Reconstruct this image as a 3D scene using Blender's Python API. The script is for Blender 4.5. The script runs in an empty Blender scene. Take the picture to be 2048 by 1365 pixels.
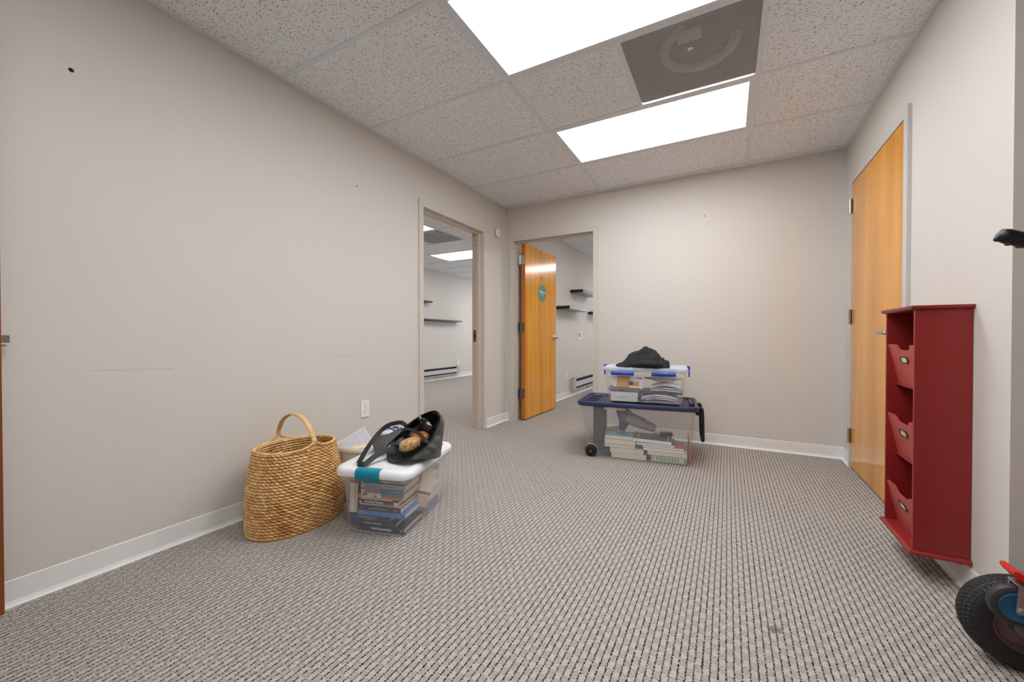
import bpy, bmesh, math, random
from math import sin, cos, pi, radians, sqrt, atan2, floor, hypot
from mathutils import Vector, Matrix, noise

# ------------------------------------------------------------------ camera, world, exposure
SC = bpy.context.scene
COL = SC.collection
H, D, W = 2.3385, 3.7355, 2.9312            # ceiling height, back wall, right wall
F_PX, YAW, PITCH = 792.5, 0.498034, 0.009992
CAM = Vector((2.1548, -0.0837, 0.9237))
cam_d = bpy.data.cameras.new('camera'); cam = bpy.data.objects.new('camera', cam_d); COL.objects.link(cam)
cam.location = CAM
cam.rotation_euler = (pi/2 - PITCH, 0, YAW)
cam_d.sensor_fit = 'HORIZONTAL'; cam_d.sensor_width = 36.0
cam_d.lens = F_PX / 2048 * 36.0
cam_d.clip_start = 0.02; cam_d.clip_end = 60
SC.camera = cam

world = bpy.data.worlds.new('world'); SC.world = world; world.use_nodes = True
world.node_tree.nodes['Background'].inputs[0].default_value = (0.75, 0.85, 1.0, 1)
world.node_tree.nodes['Background'].inputs[1].default_value = 1.2

vs = SC.view_settings
vs.view_transform = 'Standard'; vs.look = 'None'; vs.gamma = 1.0; vs.use_curve_mapping = False
vs.exposure = 0.0
LENS_STRENGTH = 12.5        # ceiling troffers of this room
LENS_STRENGTH_FAR = 12.5    # ceiling troffers of the two rooms beyond

def area_light(name, loc, rot, sx, sy, power, color):
    ld = bpy.data.lights.new(name, 'AREA'); ld.shape = 'RECTANGLE'; ld.size = sx; ld.size_y = sy
    ld.energy = power; ld.color = color
    o = bpy.data.objects.new(name, ld); COL.objects.link(o); o.location = loc; o.rotation_euler = rot
    return o
# daylight for the two far rooms; neither window is in view
area_light('daylight_unseen_window', (-1.7, 11.2, 1.4), (radians(-90), 0, 0), 2.6, 1.5, 75, (0.78, 0.89, 1.0))
area_light('daylight_unseen_window', (1.05, 10.2, 1.4), (radians(-90), 0, 0), 1.5, 1.4, 40, (0.93, 0.96, 1.0))  # added for cool light in the back room, placed so its glare misses the door

# ------------------------------------------------------------------ helpers
def lin(c):
    out = []
    for v in c:
        v /= 255.0
        out.append(v/12.92 if v <= 0.04045 else ((v+0.055)/1.055)**2.4)
    return (*out, 1.0)

def new_mat(name):
    m = bpy.data.materials.new(name); m.use_nodes = True
    nt = m.node_tree
    return m, nt, nt.nodes['Principled BSDF']

def node(nt, t, **kw):
    n = nt.nodes.new(t)
    for k, v in kw.items():
        if k == 'inp':
            for i, x in v.items(): n.inputs[i].default_value = x
        else: setattr(n, k, v)
    return n

def mmath(nt, op, a, b=None, clamp=False):
    n = nt.nodes.new('ShaderNodeMath'); n.operation = op; n.use_clamp = clamp
    for i, x in enumerate((a, b)):
        if x is None: continue
        if hasattr(x, 'links'): nt.links.new(x, n.inputs[i])
        else: n.inputs[i].default_value = x
    return n.outputs[0]

def mixc(nt, fac, a, b, mode='MIX'):
    n = nt.nodes.new('ShaderNodeMix'); n.data_type = 'RGBA'; n.blend_type = mode
    for s, x in ((n.inputs['Factor'], fac), (n.inputs['A'], a), (n.inputs['B'], b)):
        s2 = [i for i in n.inputs if i.name == s.name and i.enabled]
        s = s2[0] if s2 else s
        if hasattr(x, 'links'): nt.links.new(x, s)
        else: s.default_value = x
    return [o for o in n.outputs if o.enabled][0]

def ramp(nt, fac, stops):
    r = nt.nodes.new('ShaderNodeValToRGB')
    el = r.color_ramp.elements
    while len(el) < len(stops): el.new(0.5)
    for e, (p, c) in zip(el, stops): e.position = p; e.color = c
    nt.links.new(fac, r.inputs[0]); return r.outputs[0]

def texco(nt, kind='Object', scale=(1, 1, 1), rot=(0, 0, 0)):
    tc = nt.nodes.new('ShaderNodeTexCoord'); mp = nt.nodes.new('ShaderNodeMapping')
    mp.inputs['Scale'].default_value = scale; mp.inputs['Rotation'].default_value = rot
    nt.links.new(tc.outputs[kind], mp.inputs[0]); return mp.outputs[0]

def noise_tex(nt, vec, scale, detail=3, rough=0.5):
    n = nt.nodes.new('ShaderNodeTexNoise'); n.inputs['Scale'].default_value = scale
    n.inputs['Detail'].default_value = detail; n.inputs['Roughness'].default_value = rough
    if vec is not None: nt.links.new(vec, n.inputs['Vector'])
    return n.outputs['Fac']

def bump(nt, bsdf, height, strength=0.2, dist=0.002):
    b = nt.nodes.new('ShaderNodeBump'); b.inputs['Strength'].default_value = strength
    b.inputs['Distance'].default_value = dist
    nt.links.new(height, b.inputs['Height']); nt.links.new(b.outputs[0], bsdf.inputs['Normal'])

def plain(name, rgb, rough=0.5, metal=0.0, spec=0.5, coat=0.0, nscale=0, namt=0.06, bstr=0.0):
    m, nt, b = new_mat(name)
    c = lin(rgb)
    b.inputs['Roughness'].default_value = rough; b.inputs['Metallic'].default_value = metal
    b.inputs['Specular IOR Level'].default_value = spec; b.inputs['Coat Weight'].default_value = coat
    ns = nscale or 40
    v = texco(nt, 'Object'); f = noise_tex(nt, v, ns, 3)
    lo = tuple(x*(1-namt) for x in c[:3]) + (1,); hi = tuple(min(1, x*(1+namt)) for x in c[:3]) + (1,)
    nt.links.new(mixc(nt, f, lo, hi), b.inputs['Base Color'])
    if bstr: bump(nt, b, f, bstr, 0.001)
    return m

def mesh_obj(name, verts, faces, mats, parent=None, smooth=False, midx=None, loc=None, rot=None):
    me = bpy.data.meshes.new(name)
    me.from_pydata([tuple(v) for v in verts], [], [tuple(f) for f in faces])
    if not isinstance(mats, (list, tuple)): mats = [mats]
    for m in mats: me.materials.append(m)
    if midx: me.polygons.foreach_set('material_index', midx)
    if smooth: me.polygons.foreach_set('use_smooth', [True]*len(me.polygons))
    me.update()
    o = bpy.data.objects.new(name, me); COL.objects.link(o)
    if loc is not None: o.location = loc
    if rot is not None: o.rotation_euler = rot
    if parent is not None: o.parent = parent
    return o

class MB:
    """collects pieces into one mesh"""
    def __init__(s): s.v = []; s.f = []; s.mi = []
    def add(s, verts, faces, mi=0, M=None):
        n = len(s.v)
        s.v += [(M @ Vector(v)) if M is not None else Vector(v) for v in verts]
        s.f += [tuple(i+n for i in f) for f in faces]; s.mi += [mi]*len(faces); return s
    def box(s, a, b, mi=0, M=None, bev=0.0):
        if bev > 0:
            bm = bmesh.new(); bmesh.ops.create_cube(bm, size=1)
            for v in bm.verts:
                v.co = Vector([(a[i]+b[i])/2 + v.co[i]*(b[i]-a[i]) for i in range(3)])
            bmesh.ops.bevel(bm, geom=bm.edges[:], offset=bev, segments=2, profile=0.5, affect='EDGES')
            bm.verts.index_update()
            s.add([v.co.copy() for v in bm.verts], [[v.index for v in f.verts] for f in bm.faces], mi, M); bm.free()
            return s
        x0, y0, z0 = a; x1, y1, z1 = b
        v = [(x0,y0,z0),(x1,y0,z0),(x1,y1,z0),(x0,y1,z0),(x0,y0,z1),(x1,y0,z1),(x1,y1,z1),(x0,y1,z1)]
        f = [(0,3,2,1),(4,5,6,7),(0,1,5,4),(1,2,6,5),(2,3,7,6),(3,0,4,7)]
        return s.add(v, f, mi, M)
    def loft(s, rings, mi=0, M=None, cap0=True, cap1=True, closed=True):
        n = len(rings[0]); v = [p for r in rings for p in r]; f = []
        for k in range(len(rings)-1):
            for i in range(n if closed else n-1):
                j = (i+1) % n
                f.append((k*n+i, k*n+j, (k+1)*n+j, (k+1)*n+i))
        if cap0: f.append(tuple(range(n-1, -1, -1)))
        if cap1: f.append(tuple(range((len(rings)-1)*n, len(rings)*n)))
        return s.add(v, f, mi, M)
    def lathe(s, prof, n=32, mi=0, M=None, cap0=True, cap1=True):
        """prof: (r, z) pairs; axis z"""
        return s.loft([[(r*cos(2*pi*i/n), r*sin(2*pi*i/n), z) for i in range(n)] for r, z in prof], mi, M, cap0, cap1)
    def cyl(s, p, q, r, n=20, mi=0, r2=None):
        p, q = Vector(p), Vector(q); M = frame_to(p, q); L = (q-p).length
        return s.lathe([(r, 0), (r if r2 is None else r2, L)], n, mi, M)
    def tube(s, pts, r, n=10, mi=0, closed=False, cap=True, flat=1.0, up=None):
        pts = [Vector(p) for p in pts]; m = len(pts); rings = []; prev = None
        for i, p in enumerate(pts):
            a = pts[(i-1) % m] if (closed or i > 0) else p; b = pts[(i+1) % m] if (closed or i < m-1) else p
            t = (b-a).normalized()
            if up is not None: u = Vector(up)
            else: u = prev if prev is not None else (Vector((0,0,1)) if abs(t.z) < 0.9 else Vector((1,0,0)))
            u = (u - t*u.dot(t)).normalized(); prev = u; w = t.cross(u)
            rr = r[i] if isinstance(r, (list, tuple)) else r
            rings.append([p + u*rr*flat*cos(2*pi*k/n) + w*rr*sin(2*pi*k/n) for k in range(n)])
        if closed: rings.append(rings[0])
        return s.loft(rings, mi, None, cap and not closed, cap and not closed)
    def build(s, name, mats, parent=None, smooth=False, loc=None, rot=None, auto=None):
        o = mesh_obj(name, s.v, s.f, mats, parent, smooth, s.mi, loc, rot)
        if auto is not None:
            me = o.data
            bm = bmesh.new(); bm.from_mesh(me)
            for f in bm.faces: f.smooth = True
            for e in bm.edges:
                e.smooth = not (len(e.link_faces) == 2 and e.calc_face_angle(0) > radians(auto))
            bm.to_mesh(me); bm.free()
        return o

def frame_to(p, q):
    p, q = Vector(p), Vector(q); z = (q-p).normalized()
    x = Vector((0,0,1)) if abs(z.z) < 0.95 else Vector((1,0,0))
    x = (x - z*x.dot(z)).normalized(); y = z.cross(x)
    return Matrix(((x.x,y.x,z.x,p.x),(x.y,y.y,z.y,p.y),(x.z,y.z,z.z,p.z),(0,0,0,1)))

def T(x, y, z): return Matrix.Translation((x, y, z))
def RZ(a): return Matrix.Rotation(radians(a), 4, 'Z')
def RX(a): return Matrix.Rotation(radians(a), 4, 'X')
def RY(a): return Matrix.Rotation(radians(a), 4, 'Y')

def rrect(w, d, r, z, n=6, cx=0, cy=0):
    pts = []
    for (sx, sy, a0) in ((1,-1,-90),(1,1,0),(-1,1,90),(-1,-1,180)):
        for k in range(n+1):
            a = radians(a0 + 90*k/n)
            pts.append((cx + sx*(w/2-r) + r*cos(a), cy + sy*(d/2-r) + r*sin(a), z))
    return pts

def smooth_path(pts, n=8):
    P = [Vector(p) for p in pts]; out = []
    for i in range(len(P)-1):
        p0 = P[max(i-1,0)]; p1 = P[i]; p2 = P[i+1]; p3 = P[min(i+2,len(P)-1)]
        for k in range(n):
            t = k/n
            out.append(0.5*((2*p1) + (p2-p0)*t + (2*p0-5*p1+4*p2-p3)*t*t + (3*p1-p0-3*p2+p3)*t**3))
    out.append(P[-1]); return out

def tag(o, label, cat, group=None, kind=None):
    o['label'] = label; o['category'] = cat
    if group: o['group'] = group
    if kind: o['kind'] = kind
    return o
def thing(name, label, cat, loc=(0,0,0), rz=0.0, group=None, rot=None):
    o = bpy.data.objects.new(name, None); COL.objects.link(o); o.empty_display_size = 0.05
    o.location = loc; o.rotation_euler = rot if rot else (0, 0, radians(rz))
    return tag(o, label, cat, group)
def struct(o, label=None, cat=None):
    o['kind'] = 'structure'
    if label: o['label'] = label
    if cat: o['category'] = cat
    return o
def plabel(o, l): o['label'] = l; return o

def text_mesh(name, body, size, mat, parent, loc, rot, shear=0.0, bold=0.0, align='CENTER', xs=1.0):
    cu = bpy.data.curves.new('tmp', 'FONT'); cu.body = body; cu.size = size; cu.shear = shear
    cu.align_x = align; cu.align_y = 'CENTER'; cu.extrude = 0.0002; cu.offset = bold; cu.resolution_u = 3
    t = bpy.data.objects.new('tmp', cu); COL.objects.link(t)
    dg = bpy.context.evaluated_depsgraph_get(); dg.update()
    me = bpy.data.meshes.new_from_object(t.evaluated_get(dg))
    bpy.data.objects.remove(t); bpy.data.curves.remove(cu)
    me.name = name; me.materials.clear(); me.materials.append(mat)
    o = bpy.data.objects.new(name, me); COL.objects.link(o)
    o.location = loc; o.rotation_euler = rot; o.scale = (xs, 1, 1); o.parent = parent
    return o

def ray(u, v):
    r = (u-1024)/F_PX; up = -(v-682.5)/F_PX
    fw = cos(PITCH) + sin(PITCH)*up; z = up*cos(PITCH) - sin(PITCH)
    return Vector((cos(YAW)*r - sin(YAW)*fw, sin(YAW)*r + cos(YAW)*fw, z))
def on_y(u, v, y): d = ray(u, v); return CAM + d*((y-CAM.y)/d.y)

# ------------------------------------------------------------------ materials
def wall_mat(name, rgb):
    m, nt, b = new_mat(name); c = lin(rgb)
    v = texco(nt, 'Object')
    big = noise_tex(nt, v, 1.1, 3)
    weave = noise_tex(nt, texco(nt, 'Object', (60, 60, 420)), 1.0, 2)
    weave2 = noise_tex(nt, texco(nt, 'Object', (420, 420, 60)), 1.0, 2)
    wv = mmath(nt, 'MULTIPLY', weave, weave2)
    lo = tuple(x*0.965 for x in c[:3])+(1,); hi = tuple(x*1.03 for x in c[:3])+(1,)
    col = mixc(nt, big, lo, hi)
    col = mixc(nt, mmath(nt, 'MULTIPLY', wv, 0.12), col, tuple(x*0.8 for x in c[:3])+(1,))
    nt.links.new(col, b.inputs['Base Color']); b.inputs['Roughness'].default_value = 0.62
    b.inputs['Specular IOR Level'].default_value = 0.25
    bump(nt, b, wv, 0.12, 0.001); return m
def scuffed(src):
    m = src.copy(); m.name = 'scuffed_linen_wallcovering'; nt = m.node_tree; b = nt.nodes['Principled BSDF']
    lk = b.inputs['Base Color'].links[0]; col = lk.from_socket; nt.links.remove(lk)
    g = nt.nodes.new('ShaderNodeNewGeometry'); sp = nt.nodes.new('ShaderNodeSeparateXYZ'); nt.links.new(g.outputs['Position'], sp.inputs[0])
    n1 = noise_tex(nt, g.outputs['Position'], 9, 3); acc = None
    for y0, y1, z0, sl in ((0.479, 0.737, 0.794, -0.04), (1.459, 1.73, 0.811, -0.03), (0.405, 0.432, 1.953, -0.5)):
        t = mmath(nt, 'ADD', z0, mmath(nt, 'MULTIPLY', mmath(nt, 'SUBTRACT', sp.outputs[1], y0), sl))
        d = mmath(nt, 'ABSOLUTE', mmath(nt, 'SUBTRACT', sp.outputs[2], t))
        k = mmath(nt, 'LESS_THAN', d, 0.0016)
        k = mmath(nt, 'MULTIPLY', k, mmath(nt, 'MULTIPLY', mmath(nt, 'GREATER_THAN', sp.outputs[1], y0), mmath(nt, 'LESS_THAN', sp.outputs[1], y1)))
        acc = k if acc is None else mmath(nt, 'MAXIMUM', acc, k)
    k = mmath(nt, 'MULTIPLY', acc, mmath(nt, 'MULTIPLY', n1, 0.5))
    nt.links.new(mixc(nt, k, col, lin((110, 100, 94))), b.inputs['Base Color']); return m
M_WALL = wall_mat('beige_linen_wallcovering', (213, 207, 200))
M_FRAME = plain('taupe_painted_steel', (208, 201, 192), 0.42, spec=0.4, namt=0.02)
M_FRAME2 = plain('pale_grey_painted_steel', (200, 198, 194), 0.42, spec=0.4, namt=0.02)
M_BASE = plain('white_vinyl_baseboard', (232, 231, 229), 0.4, namt=0.02)
M_TEE = plain('white_ceiling_grid_metal', (222, 225, 230), 0.5, namt=0.02)
M_WHITE = plain('white_plastic', (238, 236, 232), 0.35, namt=0.02)
M_WPAPER = plain('white_paper', (232, 232, 234), 0.7, namt=0.04)
M_STEEL = plain('satin_steel', (196, 196, 196), 0.28, metal=1.0, namt=0.08)
M_DSTEEL = plain('dull_steel', (130, 122, 116), 0.38, metal=1.0, namt=0.1)
M_BLACK = plain('black_plastic', (18, 18, 20), 0.38, namt=0.2)
M_DARK = plain('dark_hole', (14, 13, 13), 0.8, namt=0.1)

def tile_mat():
    m, nt, b = new_mat('fissured_acoustic_tile')
    base = noise_tex(nt, texco(nt, 'Object'), 260, 3)
    col = ramp(nt, base, [(0.30, lin((206, 210, 216))), (0.56, lin((248, 250, 253)))])
    # long fissures
    v1 = node(nt, 'ShaderNodeTexVoronoi'); v1.inputs['Scale'].default_value = 1.0; v1.inputs['Randomness'].default_value = 1.0
    wob = noise_tex(nt, texco(nt, 'Object'), 55, 2)
    mp = texco(nt, 'Object', (48, 200, 1), (0, 0, radians(20)))
    vm = node(nt, 'ShaderNodeVectorMath', operation='ADD'); nt.links.new(mp, vm.inputs[0])
    cb = node(nt, 'ShaderNodeCombineXYZ'); nt.links.new(mmath(nt, 'MULTIPLY', wob, 1.2), cb.inputs[1])
    nt.links.new(cb.outputs[0], vm.inputs[1]); nt.links.new(vm.outputs[0], v1.inputs['Vector'])
    fis = mmath(nt, 'LESS_THAN', v1.outputs['Distance'], 0.24)
    gate = mmath(nt, 'GREATER_THAN', noise_tex(nt, texco(nt, 'Object'), 38, 2), 0.44)
    # pin holes
    v2 = node(nt, 'ShaderNodeTexVoronoi'); v2.inputs['Scale'].default_value = 190
    nt.links.new(texco(nt, 'Object'), v2.inputs['Vector'])
    pin = mmath(nt, 'LESS_THAN', v2.outputs['Distance'], 0.2)
    k = mmath(nt, 'MAXIMUM', mmath(nt, 'MULTIPLY', fis, gate), mmath(nt, 'MULTIPLY', pin, 0.4))
    nt.links.new(mixc(nt, k, col, lin((58, 56, 56))), b.inputs['Base Color'])
    b.inputs['Roughness'].default_value = 0.9; b.inputs['Specular IOR Level'].default_value = 0.1
    bump(nt, b, mmath(nt, 'SUBTRACT', base, k), 0.3, 0.002); return m
M_TILE = tile_mat()

def carpet_mat():
    m, nt, b = new_mat('ribbed_grey_carpet')
    g = nt.nodes.new('ShaderNodeNewGeometry'); sep = nt.nodes.new('ShaderNodeSeparateXYZ')
    nt.links.new(g.outputs['Position'], sep.inputs[0])
    pos = g.outputs['Position']
    wob = mmath(nt, 'SUBTRACT', noise_tex(nt, pos, 90, 2), 0.5)
    u = mmath(nt, 'ADD', mmath(nt, 'DIVIDE', sep.outputs['X'], 0.0196), mmath(nt, 'MULTIPLY', wob, 0.22))
    v = mmath(nt, 'ADD', mmath(nt, 'DIVIDE', sep.outputs['Y'], 0.0265), mmath(nt, 'MULTIPLY', wob, 0.22))
    du = mmath(nt, 'ABSOLUTE', mmath(nt, 'SUBTRACT', mmath(nt, 'FRACT', u), 0.5))
    mpv = node(nt, 'ShaderNodeMapping'); mpv.inputs['Scale'].default_value = (120, 230, 1)
    nt.links.new(pos, mpv.inputs[0])
    brk = noise_tex(nt, mpv.outputs[0], 1.0, 2)
    dark = mmath(nt, 'GREATER_THAN', mmath(nt, 'ADD', du, mmath(nt, 'MULTIPLY', mmath(nt, 'SUBTRACT', brk, 0.5), 0.62)), 0.422)
    chk = mmath(nt, 'FLOORED_MODULO', mmath(nt, 'ADD', mmath(nt, 'FLOOR', u), mmath(nt, 'FLOOR', v)), 2.0)
    mp2 = node(nt, 'ShaderNodeMapping'); mp2.inputs['Scale'].default_value = (430, 130, 1); nt.links.new(pos, mp2.inputs[0])
    loop = noise_tex(nt, mp2.outputs[0], 1.0, 3, 0.6)
    big = noise_tex(nt, pos, 2.2, 3)
    light = ramp(nt, loop, [(0.3, lin((150, 143, 136))), (0.72, lin((212, 204, 196)))])
    mid = ramp(nt, loop, [(0.3, lin((132, 125, 119))), (0.72, lin((196, 188, 180)))])
    col = mixc(nt, chk, mid, light)
    col = mixc(nt, mmath(nt, 'MULTIPLY', big, 0.22), col, lin((128, 120, 112)))
    # thin cross lines between the squares
    dv = mmath(nt, 'ABSOLUTE', mmath(nt, 'SUBTRACT', mmath(nt, 'FRACT', v), 0.5))
    cross = mmath(nt, 'GREATER_THAN', mmath(nt, 'ADD', dv, mmath(nt, 'MULTIPLY', mmath(nt, 'SUBTRACT', brk, 0.5), 0.3)), 0.47)
    col = mixc(nt, mmath(nt, 'MULTIPLY', cross, 0.35), col, lin((96, 90, 86)))
    col = mixc(nt, dark, col, lin((36, 34, 34)))
    # small brown stain
    vd = node(nt, 'ShaderNodeVectorMath', operation='DISTANCE'); nt.links.new(pos, vd.inputs[0]); vd.inputs[1].default_value = (2.291, 1.403, 0)
    st = mmath(nt, 'ADD', vd.outputs['Value'], mmath(nt, 'MULTIPLY', wob, 0.05))
    st = mmath(nt, 'MULTIPLY', mmath(nt, 'LESS_THAN', st, 0.017), 0.6)
    col = mixc(nt, st, col, lin((92, 70, 42)))
    nt.links.new(col, b.inputs['Base Color']); b.inputs['Roughness'].default_value = 0.95
    b.inputs['Specular IOR Level'].default_value = 0.1; b.inputs['Sheen Weight'].default_value = 0.1
    hgt = mmath(nt, 'SUBTRACT', mmath(nt, 'MULTIPLY', loop, 0.5), dark)
    bump(nt, b, hgt, 0.5, 0.004); return m
M_CARPET = carpet_mat()

def wood_mat(name, c0, c1, c2, gloss=0.16):
    m, nt, b = new_mat(name)
    v = texco(nt, 'Object', (1, 1, 0.045))
    a = noise_tex(nt, v, 5.0, 5, 0.6); f = noise_tex(nt, v, 90, 3, 0.6)
    flame = node(nt, 'ShaderNodeTexWave'); flame.bands_direction = 'Y'; flame.inputs['Scale'].default_value = 2.2
    flame.inputs['Distortion'].default_value = 9; flame.inputs['Detail'].default_value = 3
    nt.links.new(texco(nt, 'Object', (1, 1, 0.16)), flame.inputs['Vector'])
    k = mmath(nt, 'ADD', mmath(nt, 'MULTIPLY', a, 0.62), mmath(nt, 'ADD', mmath(nt, 'MULTIPLY', f, 0.2), mmath(nt, 'MULTIPLY', flame.outputs['Fac'], 0.10)))
    col = ramp(nt, k, [(0.32, lin(c0)), (0.5, lin(c1)), (0.68, lin(c2))])
    nt.links.new(col, b.inputs['Base Color']); b.inputs['Roughness'].default_value = gloss
    b.inputs['Specular IOR Level'].default_value = 0.5; b.inputs['Coat Weight'].default_value = 0.3; b.inputs['Coat Roughness'].default_value = 0.1
    return m
M_WOOD = wood_mat('varnished_birch', (204, 132, 26), (232, 158, 44), (242, 176, 66))
M_WOODE = plain('varnished_door_edge', (190, 108, 24), 0.3, nscale=30, namt=0.25)
M_WOODD = wood_mat('dark_oak_door_edge', (120, 60, 14), (150, 82, 22), (176, 104, 36), 0.3)

def emit_mat(name, strength, col=(0.965, 0.985, 1.0, 1)):
    m = bpy.data.materials.new(name); m.use_nodes = True; nt = m.node_tree
    nt.nodes.remove(nt.nodes['Principled BSDF']); e = nt.nodes.new('ShaderNodeEmission')
    e.inputs[0].default_value = col; e.inputs[1].default_value = strength
    nt.links.new(e.outputs[0], nt.nodes['Material Output'].inputs[0]); return m
M_LENS = emit_mat('lit_acrylic_lens', LENS_STRENGTH)
M_LENSF = emit_mat('lit_acrylic_lens_cool', LENS_STRENGTH_FAR, (1, 0.985, 0.965, 1))

def clear_mat(name, rgb, body=0.16, rough=0.12):
    """thin clear plastic sheet: mostly see-through with a little haze and gloss"""
    m = bpy.data.materials.new(name); m.use_nodes = True; nt = m.node_tree; b = nt.nodes['Principled BSDF']
    b.inputs['Base Color'].default_value = lin(rgb); b.inputs['Roughness'].default_value = rough
    t = nt.nodes.new('ShaderNodeBsdfTransparent'); t.inputs[0].default_value = (0.97, 0.97, 0.97, 1)
    mx = nt.nodes.new('ShaderNodeMixShader')
    f = noise_tex(nt, texco(nt, 'Object'), 6, 2)
    k = mmath(nt, 'ADD', body-0.03, mmath(nt, 'MULTIPLY', f, 0.06))
    lw = node(nt, 'ShaderNodeLayerWeight'); lw.inputs[0].default_value = 0.35       # glancing views of a plastic sheet are less see-through
    k = mmath(nt, 'ADD', k, mmath(nt, 'MULTIPLY', mmath(nt, 'POWER', lw.outputs['Facing'], 2.0), 0.45), True)
    nt.links.new(k, mx.inputs[0]); nt.links.new(t.outputs[0], mx.inputs[1]); nt.links.new(b.outputs[0], mx.inputs[2])
    nt.links.new(mx.outputs[0], nt.nodes['Material Output'].inputs[0]); return m
M_CLEAR = clear_mat('clear_bin_plastic', (240, 241, 242), 0.125)
M_CLEARE = clear_mat('clear_bin_plastic_edge', (228, 226, 222), 0.42)
# ------------------------------------------------------------------ the setting
WT = 0.12
YN = -0.65           # wall behind the camera
XE = 5.5             # end of the side passage
YC = 1.742           # corner where the right wall turns away
AX, AY0, AY1 = -3.33, 1.0, 10.9      # room seen through the left doorway
BX1, BY1 = 3.6, 9.9                  # room seen through the back doorway
HH = H + 0.03

mesh_floor = MB().box((AX-0.1, YN-0.3, -0.05), (XE+0.1, AY1+0.1, 0.0))
struct(mesh_floor.build('floor', M_CARPET))

def wall(name, boxes, mat=None):
    b = MB()
    for a, c in boxes: b.box(a, c)
    return struct(b.build(name, mat or M_WALL))
wall('wall_left', [((-WT, YN, 0), (0, 2.336, HH)), ((-WT, 3.312, 0), (0, AY1, HH)), ((-WT, 2.336, 2.012), (0, 3.312, HH))], scuffed(M_WALL))
wall('wall_back', [((0, D, 0), (0.057, D+WT, HH)), ((1.031, D, 0), (W+WT, D+WT, HH)), ((0.057, D, 2.007), (1.031, D+WT, HH))])
wall('wall_right', [((W, YC, 0), (W+WT, 2.533, HH)), ((W, 3.537, 0), (W+WT, D, HH)), ((W, 2.533, 2.043), (W+WT, 3.537, HH))])
wall('wall_passage_side', [((W+WT, YC, 0), (XE, YC+WT, HH))])
wall('wall_passage_end', [((XE, YN, 0), (XE+WT, YC+WT, HH))])
wall('wall_front', [((0, YN-WT, 0), (0.06, YN, HH)), ((1.06, YN-WT, 0), (XE, YN, HH)), ((0.06, YN-WT, 2.05), (1.06, YN, HH)), ((0.0, YN-WT-0.1, 0), (1.1, YN-WT-0.02, HH))])
wall('wall_far_left', [((AX-WT, AY0, 0), (AX, AY1, HH))])
wall('wall_far_left_end', [((AX, AY1, 0), (-WT, AY1+WT, 0.75)), ((AX, AY1, 2.05), (-WT, AY1+WT, HH)), ((AX, AY1, 0.75), (-3.0, AY1+WT, 2.05)), ((-0.4, AY1, 0.75), (-WT, AY1+WT, 2.05))])
wall('wall_far_left_start', [((AX, AY0-WT, 0), (-WT, AY0, HH))])
wall('wall_far_back_right', [((BX1, D+WT, 0), (BX1+WT, BY1, HH))])
wall('wall_far_back_end', [((0, BY1, 0), (BX1, BY1+WT, 0.75)), ((0, BY1, 2.05), (BX1, BY1+WT, HH)), ((0, BY1, 0.75), (0.3, BY1+WT, 2.05)), ((1.8, BY1, 0.75), (BX1, BY1+WT, 2.05))])
wall('wall_far_back_start', [((W+WT, D, 0), (BX1, D+WT, HH))])
for nm, x0, x1, y in (('window_1', -3.0, -0.4, AY1), ('added_window_2', 0.3, 1.8, BY1)):  # the second window is an unseen addition, made for the back room's daylight
    b = MB()
    for a in (x0, (x0+x1)/2-0.025, x1-0.05): b.box((a, y+0.02, 0.75), (a+0.05, y+0.08, 2.05))
    b.box((x0, y+0.02, 0.75), (x1, y+0.08, 0.8)); b.box((x0, y+0.02, 2.0), (x1, y+0.08, 2.05))
    struct(b.build(nm, M_FRAME2))

# --- ceilings: lay-in tiles on a metal grid
def ceiling(name, xs, ys, skip, clip=None, xr=None, yr=None):
    t = MB(); g = MB()
    for i in range(len(xs)-1):
        for j in range(len(ys)-1):
            x0, x1, y0, y1 = xs[i], xs[i+1], ys[j], ys[j+1]
            if clip:
                q = clip(x0, x1, y0, y1)
                if q is None: continue
                x0, x1, y0, y1 = q
            cells = [(x0, x1)]
            for (a, c, e, f) in skip:
                if abs(e-y0) < .02 and abs(f-y1) < .02:
                    nc = []
                    for (p, q) in cells:
                        if a <= p+.02 and c >= q-.02: continue
                        if a > p+.02 and a < q: nc.append((p, a))
                        if c < q-.02 and c > p: nc.append((c, q))
                        if a >= q or c <= p: nc.append((p, q))
                    cells = nc
            for (p, q) in cells: t.box((p, y0, H+0.004), (q, y1, H+0.02))
    xa, xb = xr or (xs[0], xs[-1]); ya, yb = yr or (ys[0], ys[-1])
    return t, g
def tee_x(g, x0, x1, y, w=0.024): g.box((x0, y-w/2, H), (x1, y+w/2, H+0.004))
def tee_y(g, x, y0, y1, w=0.024): g.box((x-w/2, y0, H-0.0006), (x+w/2, y1, H+0.0036))

GX, GY, S2 = 1.073, 1.839, 0.6096
xs = [0, GX, GX+2*S2, GX+4*S2, GX+6*S2-0.45]; xs[-1] = XE
ys = [YN] + [GY+k*S2 for k in range(-4, 4)] + [D]
V_MAIN = (GX+S2, GX+2*S2, GY, GY+S2)
L_MAIN = [(GX, GX+2*S2, GY-S2, GY), (GX, GX+2*S2, GY+S2, GY+2*S2)]
L_ADDED = [(GX, GX+2*S2, GY-3*S2, GY-2*S2)]  # unseen fixture added over the camera to brighten the near left side
def clipm(x0, x1, y0, y1):
    if y0 > YC-0.01:
        if x0 >= W: return None
        return (x0, min(x1, W), y0, y1)
    if y1 > YC and x0 >= W: return (x0, x1, y0, YC)
    return (x0, x1, y0, y1)
t, g = ceiling('ceiling', xs, ys, L_MAIN + L_ADDED + [V_MAIN], clipm)
ceil = struct(t.build('ceiling', M_TILE))
for y in ys[1:-1]:
    tee_x(g, 0, W if y > YC else XE, y)
for x in (GX, GX+2*S2): tee_y(g, x, YN, D)
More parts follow.
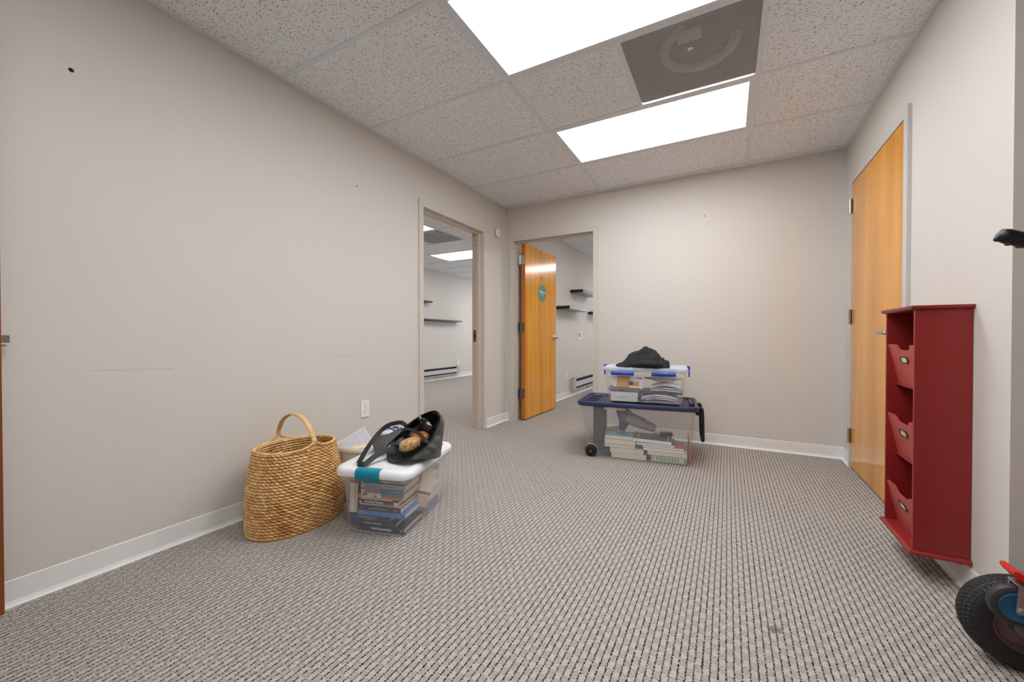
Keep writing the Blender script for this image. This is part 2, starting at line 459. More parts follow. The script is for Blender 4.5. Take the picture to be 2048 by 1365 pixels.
for x in (GX+4*S2,): tee_y(g, x, YN, YC)
tee_y(g, GX+S2, GY, GY+S2)
# wall angle
for a, c in (((0, YN, H-0.001), (0.02, D, H+0.004)), ((0.02, D-0.022, H-0.001), (W, D, H+0.004)), ((W-0.02, YC, H-0.001), (W, D-0.022, H+0.004)), ((W-0.02, YC-0.02, H-0.001), (XE, YC, H+0.004))):
    g.box(a, c)
o = struct(g.build('trim_1', M_TEE))

# the two rooms beyond
S_A = 4.045
xa = [AX, -2.42, -1.2, -WT]; ya = [AY0] + [S_A + k*S2 for k in range(-4, 12) if AY0 < S_A+k*S2 < AY1] + [AY1]
V_A = (-1.81, -1.2, S_A, S_A+S2)
L_A = [(-2.42, -1.2, S_A-S2, S_A), (-2.42, -1.2, S_A+2*S2, S_A+3*S2), (-2.42, -1.2, S_A+6*S2, S_A+7*S2)]
t, g = ceiling('', xa, ya, L_A + [V_A]); struct(t.build('ceiling', M_TILE))
for y in ya[1:-1]: tee_x(g, AX, -WT, y)
for x in (-2.42, -1.2): tee_y(g, x, AY0, AY1)
tee_y(g, -1.81, S_A, S_A+S2)
g.box((AX, AY0, H-0.001), (AX+0.02, AY1, H+0.004)); struct(g.build('trim_2', M_TEE))
S_B = 5.86
xb = [0, 1.1, 2.32, BX1]; yb = [D+WT] + [S_B + k*S2 for k in range(-3, 7) if D+WT < S_B+k*S2 < BY1] + [BY1]
L_B = [(1.1, 2.32, S_B+2*S2, S_B+3*S2), (1.1, 2.32, S_B-2*S2, S_B-S2)]
t, g = ceiling('', xb, yb, L_B); struct(t.build('ceiling', M_TILE))
for y in yb[1:-1]: tee_x(g, 0, BX1, y)
for x in (1.1, 2.32): tee_y(g, x, D+WT, BY1)
g.box((0, D+WT, H-0.001), (0.02, BY1, H+0.004)); struct(g.build('trim_3', M_TEE))

# --- ceiling light fixtures
def troffer(cell, label, mat, group=None):
    x0, x1, y0, y1 = cell
    r = thing('ceiling_light', label, 'ceiling light', ((x0+x1)/2, (y0+y1)/2, H), 0, group)
    hx, hy = (x1-x0)/2-0.012, (y1-y0)/2-0.012; w = 0.026
    f = MB()
    for a, c in (((-hx, -hy, 0.001), (-hx+w, hy, 0.012)), ((hx-w, -hy, 0.001), (hx, hy, 0.012)), ((-hx+w, -hy, 0.001), (hx-w, -hy+w, 0.012)), ((-hx+w, hy-w, 0.001), (hx-w, hy, 0.012))): f.box(a, c)
    f.box((-hx, -hy, 0.06), (hx, hy, 0.064))
    f.build('frame', M_TEE, r)
    MB().box((-hx+w, -hy+w, 0.004), (hx-w, hy-w, 0.008)).build('diffuser', mat, r)
    return r
troffer(L_MAIN[0], 'large lit ceiling panel nearest the camera, cut off by the top edge of the photo', M_LENS, 'lit ceiling panels of this room')
troffer(L_MAIN[1], 'lit ceiling panel between the dark perforated vent and the back wall', M_LENS, 'lit ceiling panels of this room')
troffer(L_ADDED[0], 'added lit ceiling panel above the camera, unseen, brightening the near end', M_LENS, 'lit ceiling panels of this room')
troffer(L_A[0], 'lit panel cut off by the left doorway frame, before the dark vent of that room', M_LENSF, 'lit panels in the room through the left doorway')
troffer(L_A[1], 'lit panel seen through the left doorway, beyond the dark vent', M_LENSF, 'lit panels in the room through the left doorway')
troffer(L_A[2], 'lit panel deep in the left room, hidden by the doorway frame', M_LENSF)
troffer(L_B[0], 'lit panel reflected in the open wooden door of the back room', M_LENSF)
troffer(L_B[1], 'lit panel of the back room just beyond its doorway', M_LENSF)

# --- return-air vents
def perf_mat():
    m = bpy.data.materials.new('perforated_white_metal'); m.use_nodes = True; nt = m.node_tree; b = nt.nodes['Principled BSDF']
    b.inputs['Base Color'].default_value = lin((190, 190, 190)); b.inputs['Roughness'].default_value = 0.5
    sp = nt.nodes.new('ShaderNodeSeparateXYZ'); nt.links.new(texco(nt, 'Object'), sp.inputs[0])
    p = 0.0072
    u = mmath(nt, 'DIVIDE', sp.outputs[0], p); v = mmath(nt, 'DIVIDE', sp.outputs[1], p*0.866)
    row = mmath(nt, 'FLOORED_MODULO', mmath(nt, 'FLOOR', v), 2.0)
    u = mmath(nt, 'ADD', u, mmath(nt, 'MULTIPLY', row, 0.5))
    fu = mmath(nt, 'SUBTRACT', mmath(nt, 'FRACT', u), 0.5); fv = mmath(nt, 'MULTIPLY', mmath(nt, 'SUBTRACT', mmath(nt, 'FRACT', v), 0.5), 0.866)
    r2 = mmath(nt, 'ADD', mmath(nt, 'MULTIPLY', fu, fu), mmath(nt, 'MULTIPLY', fv, fv))
    hole = mmath(nt, 'LESS_THAN', r2, 0.115)
    t = nt.nodes.new('ShaderNodeBsdfTransparent'); mx = nt.nodes.new('ShaderNodeMixShader')
    nt.links.new(hole, mx.inputs[0]); nt.links.new(b.outputs[0], mx.inputs[1]); nt.links.new(t.outputs[0], mx.inputs[2])
    nt.links.new(mx.outputs[0], nt.nodes['Material Output'].inputs[0]); return m
M_PERF = perf_mat()
M_PLEN = plain('dusty_dark_sheet_metal', (52, 50, 49), 0.8, namt=0.3, nscale=12)
M_DUCT = plain('foil_duct_liner', (196, 192, 190), 0.6, namt=0.1)
def vent(cell, label):
    x0, x1, y0, y1 = cell; s = (x1-x0)/2-0.012
    r = thing('ceiling_vent', label, 'vent', ((x0+x1)/2, (y0+y1)/2, H))
    MB().box((-s, -s, 0.003), (s, s, 0.0035)).build('perforated_face', M_PERF, r)
    b = MB()
    for a, c in (((-s-0.01, -s, 0.02), (-s, s, 0.24)), ((s, -s, 0.02), (s+0.01, s, 0.24)), ((-s, -s-0.01, 0.02), (s, -s, 0.24)), ((-s, s, 0.02), (s, s+0.01, 0.24)), ((-s, -s, 0.24), (s, s, 0.25))): b.box(a, c)
    b.build('housing', M_PLEN, r)
    d = MB().tube([(0.03+0.17*cos(a), 0.06+0.17*sin(a), 0.10) for a in [2*pi*k/32 for k in range(23)]], 0.022, 8)
    d.box((-0.06, -0.13, 0.05), (0.05, -0.07, 0.07)); d.box((-0.18, -0.2, 0.2), (0.0, -0.02, 0.21))
    d.build('duct_collar', M_DUCT, r, auto=40)
    MB().lathe([(0.004, 0), (0.012, 0.0005), (0.012, 0.003)], 12).build('screw', M_STEEL, r, loc=(0.0, -0.09, 0.0))
    return r
vent(V_MAIN, 'dark perforated square vent in the ceiling between the two lit panels')
vent(V_A, 'dark perforated vent in the ceiling seen through the left doorway')

# --- baseboards (vinyl cove base)
def base_run(b, p, q, nrm, h=0.09):
    p, q, n = Vector((*p, 0)), Vector((*q, 0)), Vector((*nrm, 0)); t = 0.004
    prof = [(0, h), (t*0.6, h), (t, h-0.003), (t, 0.018), (t+0.004, 0.007), (t+0.014, 0.002), (t+0.014, 0.0), (0, 0)]
    b.loft([[e + n*o + Vector((0, 0, z)) for o, z in prof] for e in (p, q)])
def baseboard(name, runs):
    b = MB()
    for r in runs: base_run(b, *r)
    return struct(b.build(name, M_BASE))
baseboard('baseboard_left', [((0, YN), (0, 2.326), (1, 0)), ((0, 3.322), (0, D), (1, 0))])
baseboard('baseboard_back', [((0, D), (0.047, D), (0, -1)), ((1.041, D), (W, D), (0, -1))])
baseboard('baseboard_right', [((W, YC-0.004), (W, 2.523), (-1, 0)), ((W, 3.547), (W, D), (-1, 0))])
baseboard('baseboard_passage', [((W-0.004, YC), (XE, YC), (0, -1))])
baseboard('baseboard_far_left', [((AX, AY0), (AX, AY1), (1, 0))])
baseboard('baseboard_far_back', [((0, D+WT), (0, BY1), (1, 0))])

# --- door frames and doors
def door_frame(root, w, h, mat, T0=WT, r1=0.05, r2=0.09, face=0.05, proj=0.012):
    b = MB()
    for sx in (0, 1):
        def X(a): return a if sx == 0 else w-a
        def bx(a, c): b.box((min(X(a[0]), X(c[0])), a[1], a[2]), (max(X(a[0]), X(c[0])), c[1], c[2]), 0, None)
        bx((-face, -proj, 0), (0, T0+proj, h+face)); bx((0, r1, 0), (0.016, r2, h))
    b.box((0, -proj, h), (w, T0+proj, h+face)); b.box((0.016, r1, h-0.016), (w-0.016, r2, h))
    return b.build('door_frame', mat, root)
def lever(b_parent, name, loc, rz, L=0.11, mat=None):
    b = MB()
    b.lathe([(0.0, 0), (0.031, 0), (0.032, 0.004), (0.028, 0.008), (0.012, 0.010), (0.0115, 0.048), (0.0, 0.05)], 24, 0, RX(90))
    pts = smooth_path([(0, -0.044, 0), (L*0.12, -0.052, 0), (L*0.5, -0.056, 0.001), (L, -0.05, 0.0)], 5)
    b.tube(pts, [0.0105]*6 + [0.0095]*6 + [0.008]*4, 10, flat=1.0)
    return b.build(name, mat or M_STEEL, b_parent, loc=loc, rot=(0, 0, radians(rz)), auto=40)
def hinge(parent, loc, rz, plates, mat, name='hinge'):
    """knuckle on the local z axis; plates: list of boxes"""
    b = MB()
    for k in range(5):
        b.lathe([(0.0, 0.0005), (0.0065, 0.0005), (0.0065, 0.0195), (0.0, 0.0195)], 14, 0, T(0, 0, -0.05+0.02*k))
    b.lathe([(0, 0), (0.0045, 0), (0.0055, 0.004), (0, 0.006)], 12, 0, T(0, 0, 0.05))
    b.lathe([(0, -0.006), (0.0055, -0.004), (0.0045, 0), (0, 0)], 12, 0, T(0, 0, -0.05))
    for a, c in plates:
        b.box(a, c, 0, None)
        xm, zm = (a[0]+c[0])/2, 0
        for k, z in enumerate((-0.035, -0.012, 0.012, 0.035)):
            pass
    return b.build(name, mat, parent, loc=loc, rot=(0, 0, radians(rz)), auto=40)

# door_1: the open doorway in the left wall (its leaf swings away, out of sight)
d1 = thing('door_1', 'doorway in the left wall, nearer of the two doorways', 'door', (0, 2.376, 0), 90); struct(d1)
door_frame(d1, 0.896, 1.972, M_FRAME, r1=0.035, r2=0.072)
leaf = MB().box((0, 0, 0.012), (0.044, 0.886, 1.965), bev=0.0015).build('door_leaf', M_WOOD, d1, loc=(-0.05, WT+0.016, 0))
b = MB().box((0.8935, 0.079, 0.875), (0.8965, 0.117, 0.995), bev=0.001); b.box((0.8925, 0.088, 0.915), (0.8936, 0.106, 0.95), 1)
b.build('strike_plate', [M_DSTEEL, M_DARK], d1)
b = MB()
for z in (1.90, 1.86): b.lathe([(0, 0), (0.004, 0), (0.004, 0.001), (0, 0.001)], 10, 0, T(0.8955, 0.10, z) @ RY(-90))
b.build('screw_hole', M_DARK, d1)

# door_2: doorway in the back wall with the wooden leaf standing open into the far room
d2 = thing('door_2', 'open orange wooden door hinged at the left of the back wall doorway', 'door', (0.097, D, 0), 0); struct(d2)
door_frame(d2, 0.894, 1.967, M_FRAME)
LX, LY = 0.149-0.097, 3.825-D       # leaf corner in the frame's own axes
b = MB().box((0, 0, 0.012), (0.045, 0.855, 1.955), 0, None, 0.0015)
leaf2 = b.build('door_leaf', [M_WOOD], d2, loc=(LX, LY, 0), rot=(0, 0, radians(-1.0)))
MB().box((0.0005, -0.0012, 0.013), (0.0445, 0.0, 1.954)).build('hinge_edge', M_WOODE, leaf2)
for z, m in ((1.775, M_STEEL), (1.035, M_DSTEEL), (0.30, M_DSTEEL)):
    h = hinge(leaf2, (-0.012, -0.012, z), 0, [((0.0, -0.001, -0.05), (0.05, 0.0112, 0.05)), ((-0.0085, -0.02, -0.05), (-0.0065, 0.0, 0.05))], m)
    bb = MB()
    for zz, xx in ((-0.036, 0.036), (-0.014, 0.026), (0.014, 0.036), (0.036, 0.026)):
        bb.lathe([(0, 0), (0.0035, 0), (0.0035, 0.0012), (0, 0.0012)], 10, 0, T(xx-0.012, -0.0126, z+zz) @ RX(90))
    bb.build('hinge_screw', M_DSTEEL if m is M_STEEL else M_BLACK, leaf2)
lever(leaf2, 'lever_handle', (0.045, 0.79, 0.915), 90, 0.10)
lever(leaf2, 'lever_handle', (0.0, 0.79, 0.915), -90, 0.10)

# door_3: closed wooden door in the right wall
d3 = thing('door_3', 'closed orange wooden door in the right wall beside the red rack', 'door', (W, 3.497, 0), -90); struct(d3)
door_frame(d3, 0.924, 2.003, M_FRAME2, r1=0.048, r2=0.09, proj=0.016)
leaf3 = MB().box((0.003, -0.012, 0.013), (0.921, 0.033, 2.0), bev=0.0012).build('door_leaf', M_WOOD, d3)
for z, m in ((1.84, M_STEEL), (1.065, M_STEEL), (0.23, M_STEEL)):
    hinge(leaf3, (-0.001, -0.0245, z), 0, [((-0.001, 0.0, -0.05), (0.001, 0.03, 0.05)), ((-0.022, 0.0075, -0.05), (0, 0.0092, 0.05))], m)
lever(leaf3, 'lever_handle', (0.86, -0.012, 0.945), 0, -0.115)

# door_4: wooden door swung open against the left wall, only its latch edge in view
d4 = thing('door_4', 'wooden door edge with a latch bolt at the left border of the photo', 'door', (0.06, YN, 0), 0); struct(d4)
door_frame(d4, 0.96, 2.0, M_FRAME)
leaf4 = MB().box((0, 0, 0.012), (0.044, 0.8805, 1.985), bev=0.0012).build('door_leaf', M_WOODD, d4, loc=(-0.032, 0.026, 0))
b = MB().box((0.010, 0.8755, 0.885), (0.034, 0.880, 0.945)); b.build('latch_plate', M_STEEL, leaf4)
b = MB()
b.loft([[(0.013, 0.878, 0.904), (0.031, 0.878, 0.904), (0.031, 0.878, 0.930), (0.013, 0.878, 0.930)], [(0.016, 0.900, 0.9045), (0.031, 0.900, 0.9045), (0.031, 0.900, 0.9295), (0.016, 0.900, 0.9295)]])
b.box((0.019, 0.878, 0.893), (0.026, 0.894, 0.899))
b.build('latch_bolt', M_STEEL, leaf4)
lever(leaf4, 'lever_handle', (0.044, 0.825, 0.915), 90, -0.10)
# ------------------------------------------------------------------ wall fittings
def outlet(loc, rz, label, group=None, detail=True):
    r = thing('wall_outlet', label, 'outlet', loc, rz, group)      # plate faces local -y
    MB().box((-0.035, -0.006, -0.057), (0.035, 0, 0.057), bev=0.002).build('cover_plate', M_WHITE, r)
    for s in (-1, 1):
        b = MB().loft([[(x, y, z) for (x, z, y) in [(0.0165*cos(a), s*0.0195 + 0.0145*max(-0.8, min(0.8, sin(a))), yy) for a in [2*pi*k/24 for k in range(24)]]] for yy in (-0.0055, -0.0075)][::-1], 0)
        for x in (-0.0065, 0.0065): b.box((x-0.0012, -0.0079, s*0.0195+0.001), (x+0.0012, -0.0074, s*0.0195+0.009), 1)
        b.lathe([(0, 0), (0.0024, 0), (0.0024, 0.0006), (0, 0.0006)], 10, 1, T(0, -0.0074, s*0.0195-0.006) @ RX(90))
        b.build('receptacle', [M_WHITE, M_DARK], r)
    MB().lathe([(0, 0), (0.003, 0), (0.003, 0.001), (0, 0.001)], 12, 0, T(0, -0.006, 0) @ RX(90)).build('screw', M_STEEL, r)
    return r
outlet((0, 1.792, 0.439), 90, 'white duplex wall outlet low on the left wall above the bag and bin')
outlet((AX, 7.392, 0.35), 90, 'small white wall outlet above the baseboard in the room through the left doorway')
outlet((0, 5.60, 0.345), 90, 'white wall outlet beside the heater in the room behind the open wooden door')

r = thing('thermostat', 'round off-white thermostat high on the left wall near the corner', 'thermostat', (0, 3.546, 2.026), 90)
b = MB().lathe([(0, 0), (0.047, 0), (0.047, 0.012), (0.044, 0.02), (0.036, 0.024), (0, 0.026)], 40, 0, RX(90)); b.build('dial_case', M_WHITE, r, auto=35)
b = MB().box((-0.001, -0.0268, -0.004), (0.001, -0.0258, 0.02), 0, RY(50)); b.build('pointer', M_DSTEEL, r)
MB().lathe([(0.0475, 0.002), (0.049, 0.002), (0.049, 0.007), (0.0475, 0.007)], 40, 0, RX(90), False, False).build('wall_ring', M_DSTEEL, r)

r = thing('light_switch', 'white switch plate with dark toggle on the wall behind the open wooden door', 'switch', (0, 6.225, 0.945), 90)
MB().box((-0.06, -0.006, -0.065), (0.06, 0, 0.065), bev=0.002).build('cover_plate', plain('cream_switch_plastic', (212, 205, 196), 0.4), r)
MB().box((-0.006, -0.016, -0.022), (0.006, -0.004, 0.05), bev=0.002).build('toggle', M_DSTEEL, r)

def nail(loc, rz, label, mat, rr=0.006):
    o = MB().lathe([(0, 0), (rr, 0), (rr*0.8, 0.002), (rr*0.35, 0.0025), (0.0014, 0.006), (0, 0.006)], 12, 0, RX(90)).build('wall_nail', mat, None, loc=loc, rot=(0, 0, radians(rz)))
    tag(o, label, 'nail'); return o
nail((0, 0.438, 1.92), 90, 'dark nail stuck in the upper left wall near the left border of the photo', M_DARK, 0.008)
nail((0, 1.736, 1.92), 90, 'small nail in the left wall below the ceiling, left of the doorway', M_DSTEEL, 0.005)
nail((1.975, D, 1.973), 0, 'small nail high on the back wall right of the open doorway', M_DSTEEL, 0.006)

M_SHELF_E = plain('espresso_laminate', (24, 20, 19), 0.35, namt=0.2)
M_SHELF_U = plain('glossy_shelf_underside', (168, 160, 152), 0.35, namt=0.05)
M_SHELF_F = plain('dark_green_shelf_front', (18, 58, 48), 0.4, namt=0.15); M_MINT = plain('pale_mint_trim', (170, 206, 194), 0.4)
def shelf(loc, rz, L, dep, th, label, group, strip=False):
    r = thing('wall_shelf', label, 'shelf', loc, rz, group)     # length along local x, sticks out to local -y, top at z=0
    MB().box((-L/2, -dep, -th), (L/2, 0, 0), bev=0.0015).build('board', M_SHELF_E, r)
    if strip:
        MB().box((-L/2+0.004, -dep-0.002, -th+0.006), (L/2-0.004, -dep+0.001, -0.008)).build('front_strip', M_SHELF_F, r)
        MB().box((-L/2+0.02, -dep-0.0026, -th*0.5-0.0035), (L/2-0.02, -dep-0.0018, -th*0.5+0.0035)).build('bright_trim', M_MINT, r)
        MB().box((-L/2+0.004, -dep+0.003, -th-0.0015), (L/2-0.004, -0.002, -th+0.001)).build('underside_panel', M_SHELF_U, r)
    else:
        b = MB()
        b.box((-L/2+0.1, -0.03, -th-0.006), (L/2-0.1, 0, -th))
        b.build('bracket', M_SHELF_E, r)
    return r
shelf((0, 5.625, 1.368), 90, 0.85, 0.20, 0.045, 'lower left dark floating shelf seen through the back doorway', None, True)
shelf((0, 6.20, 1.660), 90, 0.84, 0.20, 0.045, 'highest dark floating shelf seen through the back doorway', None, True)
shelf((0, 7.10, 1.370), 90, 0.84, 0.20, 0.045, 'dark floating shelf cut off by the right side of the back doorway', None, True)
shelf((AX, 6.72, 1.295), 90, 1.25, 0.14, 0.032, 'long dark wall shelf seen through the left doorway', None)
shelf((AX, 5.92, 1.665), 90, 0.80, 0.14, 0.035, 'upper dark wall shelf mostly hidden by the left doorway frame', None)

M_HEAT = plain('grey_white_enamel', (206, 206, 208), 0.35, namt=0.03)
M_HEATF = plain('heater_end_cap', (190, 186, 178), 0.4, namt=0.03)
def heater(y0, y1, xw, z0, h, label):
    L = y1-y0
    r = thing('baseboard_heater', label, 'heater', (xw, (y0+y1)/2, z0), 90)   # front faces local -y
    d = 0.065
    b = MB().box((-L/2+0.02, -0.012, 0), (L/2-0.02, -0.001, h))
    b.box((-L/2+0.02, -d, h*0.25), (L/2-0.02, -d+0.004, h*0.72), 0, None)
    b.box((-L/2+0.02, -d+0.012, h-0.006), (L/2-0.02, -0.001, h))
    b.box((-L/2+0.02, -d, 0.004), (L/2-0.02, -d+0.004, h*0.09)); b.build('cover', M_HEAT, r)
    b = MB().box((-L/2+0.02, -d+0.016, h*0.06), (L/2-0.02, -0.014, h-0.012)); b.build('fin_core', M_DARK, r)
    for s in (-1, 1):
        x0 = s*L/2 - (0.11 if s > 0 else 0); MB().box((x0, -d-0.003, 0), (x0+0.11, -0.0005, h), bev=0.003).build('end_cap', M_HEATF, r)
    b = MB()
    b.lathe([(0, 0), (0.012, 0), (0.01, 0.02), (0, 0.02)], 14, 0, T(-L*0.1, -d-0.002, -0.022)); b.build('knob', M_DSTEEL, r)
    return r
heater(5.95, 7.36, AX, 0.085, 0.175, 'long grey-white baseboard heater in the room through the left doorway')
heater(5.77, 7.5, 0, 0.095, 0.175, 'grey-white baseboard heater behind the stacked bins, in the back room')

# welcome sign hanging on the open door
M_TEAL = plain('painted_teal_wood', (62, 128, 122), 0.5); M_GOLD = plain('gold_metal', (206, 160, 84), 0.25, metal=1.0)
fx = 0.097+LX+0.0455
r = thing('door_sign', 'round teal Welcome sign hanging from a gold hook on the open wooden door', 'sign', (fx, 4.262, 1.452), 89)
# local -y points to +x in the world, local x runs along the door
R90 = RX(90)
MB().lathe([(0, 0.001), (0.100, 0.001), (0.103, 0.004), (0.100, 0.008), (0, 0.008)], 48, 0, R90).build('disc', M_TEAL, r, auto=40)
MB().lathe([(0.1, 0.0005), (0.106, 0.0005), (0.106, 0.0095), (0.1, 0.0095)], 48, 0, R90, False, False).build('gold_rim', M_GOLD, r, auto=40)
text_mesh('lettering', 'Welcome', 0.048, M_WHITE, r, (0, -0.0084, 0.008), (pi/2, 0, 0), shear=0.35, bold=0.0006, xs=0.82)
MB().tube([(-0.05, -0.0085, -0.028), (-0.02, -0.0085, -0.032), (0.02, -0.0085, -0.027), (0.052, -0.0085, -0.03)], 0.0016, 6).build('underline', M_WHITE, r)
b = MB().tube(smooth_path([(0, -0.004, 0.10), (0.003, -0.005, 0.125), (-0.004, -0.005, 0.138), (0, -0.004, 0.15)], 5), 0.0028, 6); b.build('chain', M_GOLD, r)
b = MB().tube(smooth_path([(0, -0.012, 0.150), (0.014, -0.012, 0.158), (0.016, -0.010, 0.178), (0.002, -0.006, 0.190), (-0.006, -0.005, 0.205), (0.0, -0.004, 0.222)], 6), 0.0065, 8)
b.box((-0.008, -0.004, 0.19), (0.008, 0.0, 0.235), 0, None, 0.001); b.build('hook', M_GOLD, r, auto=50)

# ------------------------------------------------------------------ red rack
M_RED = plain('red_painted_wood', (138, 34, 32), 0.38, nscale=9, namt=0.10)
M_RED_SHEEN = plain('red_paint_baked_sheen', (176, 70, 64), 0.42, nscale=9, namt=0.08)  # same red as the rack, with its pinkish specular sheen put into the colour
M_BRASS = plain('antique_brass', (92, 74, 44), 0.35, metal=1.0, namt=0.3)
M_CARD = plain('cream_card', (226, 212, 178), 0.7)
RX0, RY0, RY1, RZ0, RZ1 = 2.776, 1.957, 2.268, 0.118, 1.026
rk = thing('magazine_rack', 'tall narrow red wooden wall rack with three open pockets by the closed door', 'rack', (W, (RY0+RY1)/2, RZ0))
def rb(a, c, **k): return MB().box((a[0]-W, a[1]-(RY0+RY1)/2, a[2]-RZ0), (c[0]-W, c[1]-(RY0+RY1)/2, c[2]-RZ0), **k)
t_ = 0.012
rb((RX0, RY0, RZ0), (W-0.001, RY0+t_, RZ1), bev=0.001).build('side_panel', M_RED, rk)
rb((RX0, RY1-t_, RZ0), (W-0.001, RY1, RZ1), bev=0.001).build('side_panel', M_RED, rk)
rb((W-0.008, RY0+t_, RZ0), (W-0.001, RY1-t_, RZ1)).build('back_panel', M_RED, rk)
def moulded(z, up, name):
    b = MB(); rings = []
    prof = [(0.0, 0.0), (0.006, 0.001), (0.012, 0.005), (0.014, 0.010), (0.013, 0.016)] if up else [(0.013, -0.016), (0.014, -0.011), (0.012, -0.006), (0.006, -0.001), (0.0, 0.0)]
    for o, dz in prof:
        rings.append([(RX0-o-W, RY0-o-(RY0+RY1)/2, z+dz-RZ0), (-0.001, RY0-o-(RY0+RY1)/2, z+dz-RZ0), (-0.001, RY1+o-(RY0+RY1)/2, z+dz-RZ0), (RX0-o-W, RY1+o-(RY0+RY1)/2, z+dz-RZ0)])
    b.loft(rings); return b.build(name, M_RED, rk)
moulded(RZ1, True, 'top'); moulded(RZ0, False, 'base')
cyc = (RY0+RY1)/2
for zt, zb in ((0.892, 0.722), (0.590, 0.420), (0.290, 0.122)):
    a, c = RY0+t_+0.0005-cyc, RY1-t_-0.0005-cyc; w = c-a
    pr = [(a, zb), (c, zb), (c, zt), (c-w*0.24, zt), (c-w*0.29, zt-0.006), (c-w*0.34, zt-0.019), (c-w*0.40, zt-0.022), (a+w*0.30, zt-0.022), (a+w*0.24, zt-0.019), (a+w*0.20, zt-0.006), (a+w*0.17, zt), (a, zt)]
    def px(z, off): return RX0-W+0.004 + (zt-z)/(zt-zb)*0.036 + off
    b = MB(); n = len(pr)
    vts = [(px(z, 0.0), y, z-RZ0) for y, z in pr] + [(px(z, 0.010), y, z-RZ0) for y, z in pr]
    fcs = [(i, (i+1) % n, n+(i+1) % n, n+i) for i in range(n)]
    bm = bmesh.new(); bv = [bm.verts.new(v) for v in vts]
    for f in fcs: bm.faces.new([bv[i] for i in f])
    f1 = bm.faces.new(bv[:n][::-1]); f2 = bm.faces.new(bv[n:])
    bmesh.ops.triangulate(bm, faces=[f1, f2]); bmesh.ops.recalc_face_normals(bm, faces=bm.faces[:])
    me = bpy.data.meshes.new('pocket_front'); bm.to_mesh(me); bm.free(); me.materials.append(M_RED_SHEEN)
    pf = bpy.data.objects.new('pocket_front', me); COL.objects.link(pf); pf.parent = rk
    zc = zt-0.062; xc = px(zc, 0); tilt = math.atan2(0.036, zt-zb)
    Mh = T(xc, 0, zc-RZ0) @ RY(math.degrees(-tilt))
    hb = MB()
    for q, e in (((-0.003, -0.034, -0.014), (0, 0.034, -0.010)), ((-0.003, -0.034, 0.010), (0, 0.034, 0.014)), ((-0.003, -0.034, -0.01), (0, -0.028, 0.01)), ((-0.003, 0.028, -0.01), (0, 0.034, 0.01))): hb.box(q, e, 0, Mh)
    for y in (-0.040, 0.040): hb.box((-0.0025, y-0.007, -0.006), (0, y+0.007, 0.006), 0, Mh)
    hb.build('label_holder', M_BRASS, pf)
    MB().box((-0.0012, -0.028, -0.010), (-0.0002, 0.028, 0.010), 0, Mh).build('card', M_CARD, pf)
    rb((RX0+0.03, RY0+t_, zb-0.006), (W-0.008, RY1-t_, zb)).build('shelf', M_RED, rk)
for x in (RX0+0.012, W-0.03):
    for y in (RY0+0.012, RY1-0.03):
        MB().loft([[(x-W+o, y-cyc+o, -0.030), (x-W+0.018-o, y-cyc+o, -0.030), (x-W+0.018-o, y-cyc+0.018-o, -0.030), (x-W+o, y-cyc+0.018-o, -0.030)] if o > 0 else [(x-W, y-cyc, -0.016), (x-W+0.018, y-cyc, -0.016), (x-W+0.018, y-cyc+0.018, -0.016), (x-W, y-cyc+0.018, -0.016)] for o in (0.004, 0)]).build('foot', M_RED, rk)

# ------------------------------------------------------------------ seagrass basket
def basket_mat(name):
    m, nt, b = new_mat(name)
    at = node(nt, 'ShaderNodeAttribute', attribute_name='strand'); at.attribute_type = 'GEOMETRY'
    fine = noise_tex(nt, texco(nt, 'Object'), 180, 3)
    k = mmath(nt, 'ADD', mmath(nt, 'MULTIPLY', at.outputs['Fac'], 0.8), mmath(nt, 'MULTIPLY', fine, 0.2))
    c = ramp(nt, k, [(0.08, lin((152, 98, 48))), (0.34, lin((206, 154, 92))), (0.62, lin((224, 182, 122))), (0.92, lin((246, 222, 178)))])
    nt.links.new(c, b.inputs['Base Color']); b.inputs['Roughness'].default_value = 0.5
    b.inputs['Specular IOR Level'].default_value = 0.35; bump(nt, b, fine, 0.25, 0.001); return m
M_SEA = basket_mat('twisted_seagrass')
def set_attr(o, vals):
    a = o.data.attributes.new('strand', 'FLOAT', 'POINT'); a.data.foreach_set('value', vals)
bk = thing('woven_basket', 'tall oval woven seagrass basket with one arched handle on the carpet by the left wall', 'basket', (0.25, 1.15, 0))
BH = 0.378; ROWS = 28; NT_ = 560; NZ = ROWS*8; NSEG = 50
def bprof(v):
    k = v; bul = 0.012*sin(pi*v)
    return 0.165*(1-k)+0.143*k+bul, 0.230*(1-k)+0.190*k+bul, -0.008*k
def sup(a):   # softly squared oval
    c, s = cos(a), sin(a); e = 0.9
    return math.copysign(abs(c)**e, c), math.copysign(abs(s)**e, s)
rnd = random.Random(4)
srand = {}
def strand(r, s):
    if (r, s) not in srand: srand[(r, s)] = rnd.random()
    return srand[(r, s)]
